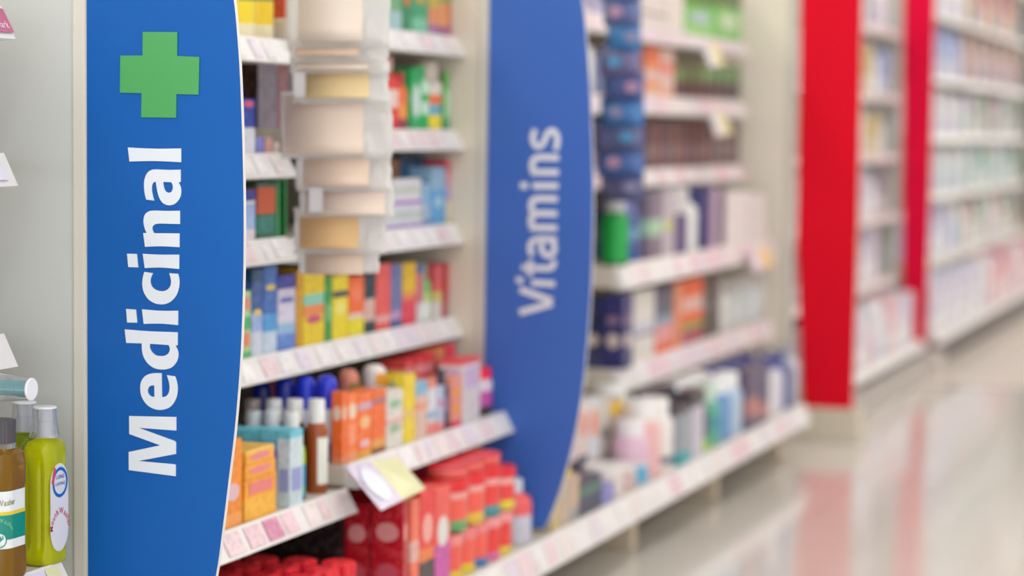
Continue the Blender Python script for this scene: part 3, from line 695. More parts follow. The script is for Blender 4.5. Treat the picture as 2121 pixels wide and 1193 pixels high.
put('B', 'stacked on the low red tubs', [
 ('tub', 948, 984, 1000, CORAL, 'red tub with pink rim and coloured foot', dict(cap=(228, 40, 50), bands=[(.62, .76, (240, 170, 164)), (0, .22, (110, 170, 110))], R=.05, h=.1)),
 ('tub', 985, 1018, 1000, CORAL, 'red tub with pink rim and coloured foot', dict(cap=(228, 40, 50), bands=[(.62, .76, (240, 170, 164)), (0, .22, (226, 190, 70))], R=.05, h=.1)),
 ('tub', 1019, 1050, 1000, (232, 70, 66), 'red tub with pink rim and coloured foot', dict(cap=(226, 36, 46), bands=[(.62, .76, (240, 170, 164)), (0, .22, (70, 150, 160))], R=.05, h=.1)),
 ('tub', 1051, 1078, 1000, (232, 70, 66), 'red tub with pink rim and coloured foot', dict(cap=(222, 34, 46), bands=[(.6, .76, (240, 180, 174)), (0, .22, (230, 214, 70))], R=.04, h=.085)),
], z0=zs)
zs2 = zs+.1012
put('B', 'on top of the red tub stack', [
 ('tub', 950, 982, 950, (234, 84, 74), 'large-lidded red tub', dict(cap=(226, 36, 44), bands=[(.55, .76, (240, 164, 158))], R=.05, h=.075)),
 ('tub', 984, 1016, 940, (234, 84, 74), 'large-lidded red tub', dict(cap=(226, 30, 40), bands=[(.55, .76, (240, 164, 158))], R=.05, h=.08)),
 ('tub', 1018, 1050, 930, (236, 84, 74), 'large-lidded red tub', dict(cap=(228, 30, 40), bands=[(.55, .76, (240, 164, 158))], R=.05, h=.08)),
], z0=zs2)
put('B', 'behind the tall boxes on the base shelf', [
 (B, 804, 850, 1000, (228, 34, 44), 'large bright red box', dict(d=.1, h=.29)),
 (B, 852, 884, 1000, (228, 40, 46), 'large bright red box', dict(d=.1, h=.29)),
 ('tub', 888, 930, 960, (226, 60, 60), 'tall red tub in the rear row', dict(cap=(220, 30, 42), bands=[(.7, .78, (238, 160, 156))], R=.055, h=.29)),
 ('tub', 932, 968, 960, (226, 60, 60), 'tall red tub in the rear row', dict(cap=(220, 30, 42), bands=[(.7, .78, (238, 160, 156))], R=.055, h=.29)),
], dx=.13)
# rows of scalloped red packs in the shade at the lower left
scal = None; sx_, _, _, zsb = SHELVES['B']
def red_pack(cx, cy):
    r = root('scalloped_pack', (cx, cy, zsb+.0006)); z = zsb+.0006
    MB().lathe([(.026, z), (.028, z+.004), (.028, z+.097)], cx, cy, mat((214, 22, 36), .4, 'print'), n=18).build('body', r)
    rings = []
    for f, zz in ((1, .096), (1.06, .102), (1.0, .114), (.7, .118), (.3, .116)):
        rings.append([(cx+.028*f*(1+.09*math.cos(8*t))*math.cos(t), cy+.028*f*(1+.09*math.cos(8*t))*math.sin(t), z+zz) for t in [2*math.pi*k/48 for k in range(48)]])
    MB().loft(rings, mat((228, 40, 54), .35), True).build('scalloped_lid', r)
    return r
first = None; ords = ('nearest', 'second', 'third', 'fourth', 'fifth', 'sixth', 'seventh', 'eighth', 'ninth', 'tenth')
for j in range(5):
    for i in range(9):
        cx, cy = sx_-.07-.066*j, 2.86+.07*i-(.01*j)
        if first is None: r = first = red_pack(cx, cy)
        else:
            r = first.copy(); C.objects.link(r); r.location = (cx, cy, first.location.z)
            for ch in first.children:
                c2 = ch.copy(); C.objects.link(c2); c2.parent = r
        rowp = ('the front row', 'the row behind the front row', 'the middle row', 'the row before the last', 'the rearmost row')[j]
        tag(r, f'red scalloped-lid pack on the base shelf, {ords[i]} in {rowp}', 'pack', 'red scalloped packs in the shade')

# ---------------------------------------------------------------- vitamins bay
pV = 'above the base shelf in vitamins bay'
put('G2', 'on the lowest full shelf right of Vitamins sign', [
 (B, 1297, 1355, 604, (228, 224, 216), 'white box with dark swoosh', dict(bands=[(.34, .38, (60, 66, 90)), (.38, .55, (206, 208, 220))])),
 (B, 1357, 1393, 590, (74, 84, 108), 'slate box with orange foot', dict(bands=[(0, .14, (240, 96, 30)), (.14, .4, (226, 150, 150)), (.4, .55, (130, 150, 170)), (.88, 1, (40, 40, 70))])),
 (B, 1395, 1412, 586, (236, 150, 110), 'slim peach box', {}),
 (B, 1413, 1455, 578, (236, 96, 40), 'orange box with white stripe and coloured foot', dict(bands=[(0, .22, (170, 70, 90)), (.22, .34, (150, 160, 70)), (.5, .72, (230, 190, 180))])),
 (B, 1457, 1490, 584, (66, 84, 76), 'dark green box', dict(bands=[(.5, .6, (110, 110, 120))])),
 ('bigcap', 1492, 1522, 580, (226, 224, 218), 'milky white bottle', dict(cap=(228, 222, 214))),
 ('bigcap', 1523, 1550, 578, (222, 224, 222), 'milky white bottle', dict(cap=(224, 218, 212))),
 ('bigcap', 1551, 1578, 574, (214, 220, 222), 'milky white bottle', dict(cap=(222, 220, 214))),
 ('bigcap', 1579, 1604, 570, (218, 222, 222), 'milky white bottle', dict(cap=(222, 220, 216))),
])
def nearside(key, xs, ytop, items, place):
    """goods standing at the near end of a shelf, seen from their near side"""
    sx, sy0, sy1, sz = SHELVES[key]
    for kind, p0, p1, pt, col, desc, op in items:
        y = sy0+.012; a = PY(p0, 600, y).x; b = PY(p1, 600, y).x; zt = PY((p0+p1)/2, pt, y).z; zz = sz+.0006
        if kind == 'box': o = make_box(b, y, y+.09, zz, zt-zz, b-a, col, op.get('bands', ()), op.get('labs', ())); nm = 'medicine_box'
        else:
            R = (b-a)/2; o = make_round(kind, (a+b)/2, y+R, zz, zt-zz, R, col, op.get('cap', (230, 230, 230)), op.get('bands', ()), op.get('labs', ()), NAMES[kind]); nm = NAMES[kind]
        ITEMS.append((o, desc, place, (p0+p1)/2, CATS[nm], None))
nearside('G2', 0, 0, [
 ('box', 1208, 1248, 614, (32, 38, 84), 'navy box with cream dot', dict(labs=[(.3, .48, (206, 190, 180), 'oval')], bands=[(0, .2, (60, 66, 110))])),
 ('box', 1251, 1292, 612, (40, 42, 108), 'navy blue box with cream dot', dict(labs=[(.28, .48, (214, 196, 190), 'oval'), (.6, .72, (150, 120, 150), 'oval')])),
], 'at the near end of the lowest full shelf')
nearside('G1', 0, 0, [
 ('bigcap', 1236, 1291, 402, (8, 170, 70), 'emerald green mouthwash bottle with clear cap', dict(cap=(196, 200, 198), bands=[(.0, .05, (6, 110, 50)), (.68, .76, (10, 130, 60))])),
], 'at the near end of the shelf below the hanging packets')
put('G1', 'on the shelf below the hanging packets', [
 ('bigcap', 1306, 1340, 400, (60, 84, 150), 'blue-violet bottle', dict(cap=(120, 124, 190), bands=[(0, .12, (20, 80, 170)), (.3, .5, (110, 150, 190))], R=.06)),
 (B, 1342, 1370, 405, (120, 110, 130), 'grey box with turquoise and lime label', dict(labs=[(.36, .62, (170, 210, 180), 'full')], bands=[(.0, .15, (120, 100, 120))])),
 (B, 1371, 1396, 398, (196, 188, 196), 'pale lilac-grey box', dict(labs=[(.4, .55, (206, 214, 90), 'oval')])),
 (B, 1397, 1424, 392, (76, 66, 120), 'dark violet box with white top', dict(bands=[(.62, 1, (214, 214, 214)), (.0, .12, (60, 50, 110))])),
 ('bottle', 1426, 1456, 384, (238, 238, 236), 'plain white bottle', dict(cap=(238, 238, 238), R=.06)),
 (B, 1458, 1472, 388, (60, 62, 120), 'slim navy box', {}),
 (B, 1473, 1488, 390, (190, 176, 200), 'slim lilac box', {}),
 (B, 1489, 1500, 390, (50, 50, 80), 'slim dark box', {}),
 (B, 1502, 1548, 396, (236, 236, 234), 'large white carton, nearer of two', dict(d=.12)),
 (B, 1549, 1588, 400, (232, 232, 230), 'large white carton, farther of two', dict(d=.12)),
])
put('U1', 'on the topmost shelf in the vitamins bay', [
 (B, 1327, 1380, -30, (232, 228, 222), 'wide white box with dark print', dict(bands=[(.32, .38, (120, 110, 110))])),
 (B, 1382, 1416, -30, (238, 234, 226), 'plain white box', {}),
 (B, 1418, 1480, -30, (110, 200, 96), 'bright green box with picture', dict(labs=[(.25, .5, (180, 206, 214), 'oval')], bands=[(.6, 1, (70, 130, 60)), (0, .25, (150, 220, 130))])),
 (B, 1482, 1544, -30, (120, 200, 100), 'lime green box with picture', dict(labs=[(.2, .5, (206, 230, 196), 'oval')], bands=[(.6, 1, (80, 110, 60))])),
])
put('U2', 'on the second shelf in the vitamins bay', [
 (B, 1335, 1366, 90, (238, 150, 110), 'orange and white box', dict(bands=[(0, .2, (238, 190, 160)), (.35, .5, (222, 210, 206))], labs=[(.7, .95, (240, 106, 50), 'oval')])),
 (B, 1367, 1396, 96, (232, 200, 190), 'pale box with coral stripes', dict(bands=[(0, .12, (240, 160, 110)), (.5, .7, (232, 130, 120))])),
]+[(B, 1399+18*i, 1416+18*i, 138, (66, 52, 54), 'dark narrow box with green band', dict(bands=[(.55, .98, (92, 134, 84) if i % 3 else (110, 150, 90))], group='dark boxes with green bands')) for i in range(8)])
mar = [(84, 62, 66), (96, 60, 62), (74, 60, 70), (110, 74, 60), (80, 64, 70)]
put('U3', 'on the third shelf in the vitamins bay', [
 (B, 1338+17*i, 1354+17*i, 250, mar[i % 5], 'dark maroon narrow box', dict(bands=[(.2, .5, [(120, 110, 106), (130, 96, 96), (100, 92, 110)][i % 3])], group='dark maroon narrow boxes')) for i in range(12)])
put('V1', 'on the highest short shelf', [(B, 1205, 1222, -40, (206, 190, 206), 'lilac patterned box', dict(bands=[(.3, .5, (120, 120, 180))])), (B, 1224, 1262, -40, (180, 180, 214), 'blue-grey box', {}), (B, 1264, 1310, -40, (220, 216, 220), 'pale box', {})])
put('V2', 'on the middle short shelf', [('canister', 1212, 1240, 96, (234, 232, 226), 'tall white canister', dict(R=.1)), ('canister', 1242, 1268, 100, (120, 130, 170), 'blue-grey canister', dict(R=.06, cap=(80, 80, 110))), (B, 1270, 1315, 110, (60, 60, 90), 'dark box', {})])
put('V3', 'on the lowest short shelf', [(B, 1208, 1238, 255, (120, 84, 110), 'plum box', {}), (B, 1240, 1268, 260, (90, 100, 140), 'slate box', {}), (B, 1270, 1312, 270, (60, 56, 76), 'charcoal box', {})])
# base shelf in the vitamins bay, three rows deep
pf = 'on the base shelf right of Vitamins sign'
put('B', 'on the base shelf just right of Vitamins sign', [
 (B, 1142, 1160, 968, (206, 186, 130), 'beige box with yellow marks', dict(labs=[(.55, .7, (232, 206, 60), 'oval')])),
 (B, 1161, 1180, 966, (190, 170, 150), 'tan box with yellow top', dict(bands=[(.8, 1, (226, 200, 60))])),
 (B, 1181, 1199, 985, (206, 176, 150), 'tan and peach box', dict(bands=[(.0, .3, (150, 150, 150))])),
 (B, 1200, 1245, 990, (34, 40, 76), 'dark navy box with green stripe', dict(bands=[(.55, .8, (60, 110, 96))])),
 (B, 1247, 1272, 1004, (126, 124, 190), 'lavender blue box', {}),
 ('jar', 1275, 1302, 966, (222, 210, 206), 'white jar', dict(R=.05, cap=(236, 232, 230))),
 ('jar', 1303, 1328, 962, (206, 180, 180), 'rose-grey jar', dict(R=.05, cap=(230, 226, 226))),
 ('bigcap', 1330, 1352, 872, (222, 186, 206), 'pink bottle with cyan foot', dict(R=.05, cap=(238, 232, 236), bands=[(0, .28, (96, 176, 214)), (.28, .36, (220, 210, 220))])),
 ('bigcap', 1353, 1378, 832, (232, 180, 180), 'pale pink bottle with white cap', dict(R=.05, cap=(240, 238, 236))),
 ('bigcap', 1380, 1404, 826, (232, 226, 222), 'white bottle with white cap', dict(R=.05, cap=(240, 238, 236), bands=[(.1, .2, (90, 90, 110))])),
 (B, 1406, 1430, 838, (150, 156, 166), 'grey box with teal foot', dict(bands=[(0, .22, (20, 156, 166)), (.85, 1, (70, 64, 72))])),
 (B, 1432, 1456, 812, (206, 200, 214), 'lilac-white box with black top', dict(bands=[(.78, 1, (60, 56, 64))])),
 ('bigcap', 1458, 1476, 806, (96, 100, 112), 'dark grey bottle with lime foot', dict(cap=(70, 66, 74), bands=[(0, .2, (160, 206, 60))])),
 ('bigcap', 1477, 1500, 800, (90, 176, 150), 'sea green bottle', dict(cap=(200, 220, 200), bands=[(.3, .5, (60, 150, 160))])),
 ('bigcap', 1501, 1524, 782, (110, 150, 200), 'blue bottle with white cap', dict(cap=(238, 240, 240))),
 ('bigcap', 1525, 1545, 772, (180, 200, 220), 'pale blue bottle with white cap', dict(cap=(238, 240, 240))),
 (B, 1546, 1572, 762, (80, 64, 100), 'dark purple box with salmon patch', dict(labs=[(.2, .5, (206, 130, 120), 'rect')])),
 (B, 1573, 1592, 756, (70, 62, 100), 'dark plum box', dict(bands=[(.1, .35, (170, 110, 110))])),
 ('bottle', 1594, 1612, 750, (226, 222, 226), 'white bottle', dict(cap=(60, 70, 150))),
 ('bottle', 1614, 1630, 740, (210, 206, 216), 'pale grey bottle', dict(cap=(60, 70, 150))),
 ('bottle', 1632, 1646, 728, (70, 80, 140), 'navy bottle', dict(cap=(90, 96, 140))),
 ('bottle', 1648, 1664, 712, (200, 196, 206), 'grey-white bottle with grey cap', dict(cap=(180, 176, 186))),
])
put('B', 'in the second row of the base shelf', [
 (B, 1150, 1172, 880, (236, 200, 150), 'pale orange box', dict(bands=[(.85, 1, (236, 206, 80))])),
 (B, 1174, 1196, 865, (226, 206, 210), 'pinkish white box', dict(bands=[(.3, .45, (60, 60, 80))])),
 (B, 1198, 1216, 832, (232, 216, 206), 'cream box with coral circle', dict(labs=[(.6, .9, (232, 140, 110), 'oval')], bands=[(.1, .4, (60, 60, 90))])),
 (B, 1218, 1240, 826, (222, 226, 232), 'white box with coral ring', dict(labs=[(.55, .9, (236, 150, 120), 'oval')], bands=[(.05, .3, (170, 130, 100))])),
 (B, 1242, 1262, 822, (214, 206, 196), 'oatmeal box with dark mark', dict(labs=[(.5, .65, (90, 100, 100), 'oval')])),
 (B, 1264, 1288, 824, (200, 186, 182), 'tall taupe box with yellow square', dict(labs=[(.78, .96, (246, 206, 60), 'full')])),
 ('bigcap', 1290, 1316, 800, (206, 184, 186), 'rosy bottle with large white cap', dict(cap=(240, 240, 238), R=.06)),
 ('bigcap', 1318, 1344, 796, (220, 208, 210), 'pale bottle with large white cap', dict(cap=(242, 242, 240), R=.06)),
 (B, 1348, 1372, 812, (70, 64, 72), 'charcoal box', {}),
 (B, 1374, 1398, 800, (60, 56, 64), 'black box', {}),
 ('spray', 1402, 1428, 782, (200, 206, 222), 'pale bottle with bluish domed cap', dict(cap=(226, 226, 236))),
 ('spray', 1432, 1458, 768, (226, 228, 226), 'white bottle with white domed cap', dict(cap=(242, 242, 240))),
 ('spray', 1462, 1488, 758, (226, 228, 226), 'white bottle with white domed cap', dict(cap=(242, 242, 240))),
 ('bottle', 1490, 1512, 745, (80, 84, 150), 'indigo bottle', dict(cap=(84, 90, 160))),
 ('bottle', 1514, 1536, 735, (100, 104, 160), 'blue-violet bottle', dict(cap=(90, 96, 160))),
 ('bottle', 1538, 1560, 728, (80, 84, 150), 'indigo bottle', dict(cap=(84, 90, 160))),
 ('bottle', 1562, 1584, 720, (120, 120, 170), 'dusky blue bottle', dict(cap=(70, 76, 140))),
 ('bottle', 1586, 1606, 716, (190, 186, 206), 'pale lilac bottle', dict(cap=(150, 146, 160))),
], dx=.1)

# ---------------------------------------------------------------- labels for everything put on the shelves
from collections import defaultdict
gr = defaultdict(list)
for it in ITEMS: gr[(it[1], it[2])].append(it)
ORD = ['leftmost', 'second from left', 'third from left', 'fourth from left', 'fifth from left', 'sixth from left', 'seventh from left', 'eighth from left', 'ninth from left', 'tenth from left', 'eleventh from left', 'twelfth from left']
for (desc, place), its in gr.items():
    its.sort(key=lambda t: t[3])
    for i, (o, _, _, _, cat, g) in enumerate(its):
        lab = f'{desc} {place}'
        if len(its) > 1:
            o_ = ORD[i] if i < len(its)-1 else 'rightmost'
            if len(its) == 2: o_ = ('left', 'right')[i]+' one'
            lab = f'{desc} {place}, {o_}'
        while len(lab.split()) > 16 and ' the ' in lab: lab = lab.replace(' the ', ' ', 1)
        ws = lab.split()
        if len(ws) > 16: print('LONG', len(ws), lab)
        tag(o, lab, cat, g or (f'{desc} items' if len(its) > 1 else None))

# ---------------------------------------------------------------- hanging peach packets
sleeve = mat((252, 251, 249), .22, 'sleeve')
packs = [ # card l, r, t, b, colour, bag l, r, t, b, words
 (618, 750, -70, 84, (240, 224, 208), 596, 808, -80, 98, 'topmost, with a broad cream card'),
 (612, 742, 70, 114, (232, 204, 180), 600, 800, 62, 128, 'second from top, mostly hidden'),
 (612, 762, 108, 142, (240, 222, 206), 602, 806, 100, 152, 'narrow cream one above the golden one'),
 (634, 764, 134, 202, (246, 218, 164), 606, 806, 128, 214, 'golden one in the upper half'),
 (590, 752, 196, 318, (240, 218, 200), 584, 812, 190, 328, 'largest, its pale card reaching farthest left'),
 (628, 764, 310, 384, (240, 214, 192), 614, 812, 304, 396, 'just under the largest one'),
 (632, 796, 376, 444, (240, 218, 202), 620, 816, 370, 450, 'one with a white sticker'),
 (620, 742, 436, 514, (236, 194, 138), 610, 800, 430, 526, 'deep golden one near the bottom'),
 (632, 752, 496, 568, (230, 206, 186), 618, 786, 490, 566, 'lowest, with a tan card'),
]
ybase = 3.44
for i, (cl, cr, ct, cb, col, bl, br_, bt, bb, words) in enumerate(packs):
    y = ybase+.006*i; flare = .022
    tl, tr = PY(bl, bt, y+.01), PY(br_, bt, y+.01); 
    r = root('hanging_packet', ((tl.x+tr.x)/2, y, PY(bl, bb, y).z))
    # crinkled clear bag: grid with small folds
    nx, nz = 14, 8; rnd = random.Random(i); vs = []
    for a in range(nz+1):
        for k in range(nx+1):
            u, v = k/nx, a/nz; px = bl+(br_-bl)*u+ (rnd.uniform(-3, 3) if 0 < u < 1 else rnd.uniform(-4, 2)); py = bt+(bb-bt)*v
            yy = y+.012-flare*v*.8+rnd.uniform(-.0035, .0035)*(1 if u > .6 else .25)
            vs.append(PY(px, py, yy))
    m_ = MB(); q = lambda a, k: a*(nx+1)+k
    m_.add(vs, [(q(a, k), q(a+1, k), q(a+1, k+1), q(a, k+1)) for a in range(nz) for k in range(nx)], sleeve, True)
    bag = m_.build('clear_bag', r); so = bag.modifiers.new('s', 'SOLIDIFY'); so.thickness = .0006
    # card insert, curling outward at its lower edge
    vs = []; nz = 6
    for a in range(nz+1):
        v = a/nz; yy = y+.004-flare*v*v
        vs += [PY(cl+ (cr-cl)*.0, ct+(cb-ct)*v, yy), PY(cr, ct+(cb-ct)*v, yy)]
    m_ = MB(); m_.add(vs, [(2*a, 2*a+2, 2*a+3, 2*a+1) for a in range(nz)], mat(col, .5), True)
    card = m_.build('paper_card', r); so = card.modifiers.new('s', 'SOLIDIFY'); so.thickness = .001
    if i in (3, 6):
        l0 = (608, 631, 150, 200) if i == 3 else (640, 668, 388, 440)
        m_ = MB(); yy = y-.02
        m_.slab([PY(l0[0], l0[2], yy), PY(l0[0], l0[3], yy-.002), PY(l0[1], l0[3], yy-.002), PY(l0[1], l0[2], yy)], (0, .0006, 0), mat((226, 222, 224), .4))
        m_.build('white_sticker', r)
    tag(r, f'peach packet in clear bag on the hanging strip, {words}', 'packet', 'peach packets on the hanging strip')
st = MB(); a, b_ = PY(700, -90, ybase+.075), PY(712, 560, ybase+.075)
st.box(a.x, a.x+.02, ybase+.07, ybase+.073, b_.z, a.z, mat((225, 225, 225), .3, 'plain'))
tag(st.build('clip_strip'), 'long plastic clip strip holding the peach packets', 'strip')

# blue packets on their strip at the vitamins bay
bcol = [(70, 110, 170), (96, 110, 160), (60, 130, 190), (110, 106, 150), (70, 90, 150), (64, 120, 186), (90, 96, 140), (70, 104, 170), (84, 88, 130)]
for i in range(9):
    y = 5.32+.006*i; t0 = -60+52*i; sh = (8, 0, -8)[i % 3]; l, r_ = 1250-sh+(-14 if i > 4 else 0), 1328+(6 if i > 3 else 0)
    rt = root('hanging_packet', (PY(l, t0+60, y).x, y, PY(l, t0+60, y).z))
    vs = []; rnd = random.Random(50+i)
    for a in range(5):
        for k in range(6):
            u, v = k/5, a/4; vs.append(PY(l+(r_-l)*u, t0+62*v, y-.02*math.sin(math.pi*v)*math.sin(math.pi*u)-.012*v+rnd.uniform(-.002, .002)))
    m_ = MB(); q = lambda a, k: a*6+k; m_.add(vs, [(q(a, k), q(a+1, k), q(a+1, k+1), q(a, k+1)) for a in range(4) for k in range(5)], mat(bcol[i], .35, 'print'), True)
    o = m_.build('pouch', rt); so = o.modifiers.new('s', 'SOLIDIFY'); so.thickness = .001
    m_ = MB(); c0 = (l+r_)/2+(-14 if i % 2 else 16); yy = y-.036
    ring = [PY(c0+15*math.cos(t), t0+32+12*math.sin(t), yy) for t in [2*math.pi*k/14 for k in range(14)]]
    m_.loft([[p+Vector((0, .001, 0)) for p in ring], ring], mat([(90, 160, 210), (190, 150, 180), (150, 150, 190)][i % 3], .4), False)
    m_.build('printed_label', rt)
    tag(rt, f'blue foil packet on the strip right of Vitamins sign, {("topmost",)+ords[1:8]+("lowest",) if False else (("topmost",)+tuple(w+" from top" for w in ords[1:8])+("lowest",))[i]}', 'packet', 'blue packets on the hanging strip')
a, b_ = PY(1288, -80, 5.4), PY(1292, 410, 5.4)
tag(MB().box(a.x, a.x+.02, 5.392, 5.395, b_.z, a.z, mat((215, 215, 220), .3)).build('clip_strip'), 'plastic clip strip holding the blue packets', 'strip')

# ---------------------------------------------------------------- promotional price cards hanging from rails
def card(pts3, label, c1=(226, 214, 232), c2=(236, 234, 180)):
    p = [Vector(q) for q in pts3]; r = root('price_card', p[2]); n = (p[1]-p[0]).cross(p[3]-p[0]).normalized()*.0015
    mid1, mid2 = p[0].lerp(p[1], .48), p[3].lerp(p[2], .48)
    MB().slab([p[0], mid1, mid2, p[3]], n, mat(c1, .3, 'print')).build('lilac_half', r)
    MB().slab([mid1, p[1], p[2], mid2], n, mat(c2, .3, 'plain')).build('yellow_half', r)
    c = (p[0]+mid1+mid2+p[3])/4; u, v = (mid1-p[0]), (p[3]-p[0]); nn = n.normalized()
    if nn.x < 0: nn = -nn
    off = nn*.002 + (n if n.dot(nn) > 0 else Vector())
    ring = [c+u*.36*math.cos(t)+v*.36*math.sin(t)+off for t in [2*math.pi*k/20 for k in range(20)]]
    MB().loft([[q-nn*.0015 for q in ring], ring], mat((236, 238, 246), .3), False).build('white_oval', r)
    return tag(r, label, 'price card')
A0 = PX(716, 966, XL+.004); B0 = PX(812, 950, XL+.004)
yc0, yc1 = A0.y, B0.y
card([PX(716, 966, XL+.006), PX(822, 946, XL+.006), PX(882, 1012, XL+.075), PX(790, 1057, XL+.075)], 'lilac and yellow price card hanging from the rail above the red tubs')
card([PX(1452, 92, -1.722), PX(1486, 94, -1.722), PX(1504, 134, -1.66), PX(1470, 140, -1.66)], 'small pale price card hanging from the rail under the green box', (232, 226, 230), (236, 226, 160))
card([PX(1466, 232, -1.722), PX(1500, 236, -1.722), PX(1520, 276, -1.66), PX(1484, 284, -1.66)], 'small pale price card hanging above the dark maroon boxes', (232, 226, 230), (236, 226, 170))
card([PX(1548, 520, -1.622), PX(1588, 510, -1.622), PX(1604, 548, -1.56), PX(1562, 566, -1.56)], 'small orange-lilac price card under the large white cartons', (226, 206, 226), (240, 214, 150))

# ---------------------------------------------------------------- end section behind the wide red sign and the farthest shelving
tag(MB().box(-2.2, -1.36, Y3-.03, Y3+.06, .0005, .105, mat((216, 206, 186), .45)).build('plinth', bevel=.004), 'beige plinth under the wide red end sign', 'plinth')
tag(MB().box(-2.2, -1.42, Y4-.03, Y4+.06, .0005, .1, mat((216, 208, 200), .45)).build('plinth', bevel=.004), 'pale plinth under the narrow far red sign', 'plinth')
tag(MB().box(-2.16, -1.46, Y3+.07, Y4-.04, .0005, .09, mat((190, 182, 176), .5)).build('plinth'), 'grey plinth between the two red signs', 'plinth')
tag(MB().box(-2.16, -1.5, Y4+.07, 13.6, .0005, .09, mat((120, 112, 110), .5)).build('plinth'), 'dark plinth under the farthest shelving', 'plinth')
def far_section(tagname, y0, y1, zs, xl, cols, step, place, back=XBACK, railc=None, first=True):
    protos = {}; n = 0; cnt = {}
    for si, z in enumerate(zs):
        key = f'{tagname}{si}'
        lvl = ('lowest', 'second-lowest', 'third-lowest', 'fourth-lowest', 'fifth-lowest', 'sixth-lowest', 'seventh-lowest')[si]
        shelf(key, f'{lvl} shelf {place}', xl if si else xl+.12, y0, y1, z-.032, h=.032, tickets=False)
        sx = xl if si else xl+.12; sz = SHELVES[key][3]
        gap = (zs[si+1]-z if si+1 < len(zs) else .3)-.037
        y = y0+.02; k = 0
        while y+step < y1-.01:
            t = (y-y0)/(y1-y0); colset = cols(si, t)
            c = colset[k % len(colset)]; hh = gap*(.8+.04*((k*7+si*3) % 5)); w_ = step*.94
            # the red signs' goods: bottle or box by column
            pk = (c, si, (k*3+si) % 2)
            if pk not in protos:
                if pk[2] == 0:
                    o = make_box(0, 0, w_, 0, hh, .12, c[0], [(.1, .35, c[1])], name='carton'); nm = 'carton'
                else:
                    o = make_round('bigcap', -w_/2, w_/2, 0, hh, w_/2, c[0], c[1], name='bottle'); nm = 'bottle'
                protos[pk] = o; new = o
            else:
                o = protos[pk]; new = o.copy(); C.objects.link(new)
                for ch in o.children: c2 = ch.copy(); C.objects.link(c2); c2.parent = new
            px_ = sx-.036-(.06 if pk[2] == 0 else w_/2)
            new.location = (px_, y+w_/2, sz+.0006)
            cat = 'box' if pk[2] == 0 else 'bottle'
            kk = (c[2], cat, si); cnt[kk] = cnt.get(kk, 0)+1; nn_ = ('nearest', 'second', 'third', 'fourth', 'fifth', 'sixth', 'seventh', 'eighth', 'ninth', 'tenth', 'eleventh', 'twelfth')[cnt[kk]-1]
            tag(new, f'{c[2]} {cat} on the {lvl} shelf {place}, {nn_}'+(' of its look' if cnt[kk] == 1 else ' nearest of its look'), cat, f'{c[2]} {cat} items {place}')
            y += step; k += 1
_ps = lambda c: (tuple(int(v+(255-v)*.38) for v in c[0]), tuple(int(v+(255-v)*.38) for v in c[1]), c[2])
W1 = ((226, 230, 236), (196, 200, 226), 'white'); LI = ((206, 196, 222), (238, 236, 240), 'lilac'); GO = ((186, 160, 70), (226, 214, 180), 'gold')
DK = ((96, 96, 110), (206, 200, 206), 'grey'); PK = ((232, 170, 176), (240, 222, 222), 'pink'); PE = ((238, 212, 190), (236, 160, 130), 'peach')
OR = ((240, 190, 80), (232, 110, 70), 'amber'); BR = ((176, 140, 126), (110, 90, 110), 'brown'); BL = ((96, 130, 206), (206, 214, 236), 'blue')
GR = ((110, 170, 130), (206, 226, 214), 'green'); TE = ((150, 190, 200), (226, 236, 238), 'teal'); RD = ((222, 96, 110), (240, 200, 200), 'red'); PU = ((150, 90, 170), (206, 180, 220), 'purple')
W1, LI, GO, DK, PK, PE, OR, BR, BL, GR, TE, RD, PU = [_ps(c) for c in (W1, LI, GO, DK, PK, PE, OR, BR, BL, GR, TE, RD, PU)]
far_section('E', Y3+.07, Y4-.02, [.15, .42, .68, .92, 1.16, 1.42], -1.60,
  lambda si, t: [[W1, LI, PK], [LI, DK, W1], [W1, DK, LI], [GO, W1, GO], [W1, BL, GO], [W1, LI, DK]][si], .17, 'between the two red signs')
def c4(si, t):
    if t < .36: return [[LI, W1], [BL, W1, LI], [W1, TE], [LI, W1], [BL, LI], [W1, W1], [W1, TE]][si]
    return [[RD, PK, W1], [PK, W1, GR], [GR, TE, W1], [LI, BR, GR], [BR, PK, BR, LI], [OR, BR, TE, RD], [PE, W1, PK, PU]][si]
far_section('Z', Y4+.07, 13.5, [.16, .46, .74, 1.0, 1.26, 1.54, 1.82], -1.56, c4, .2, 'beyond the narrow red sign')

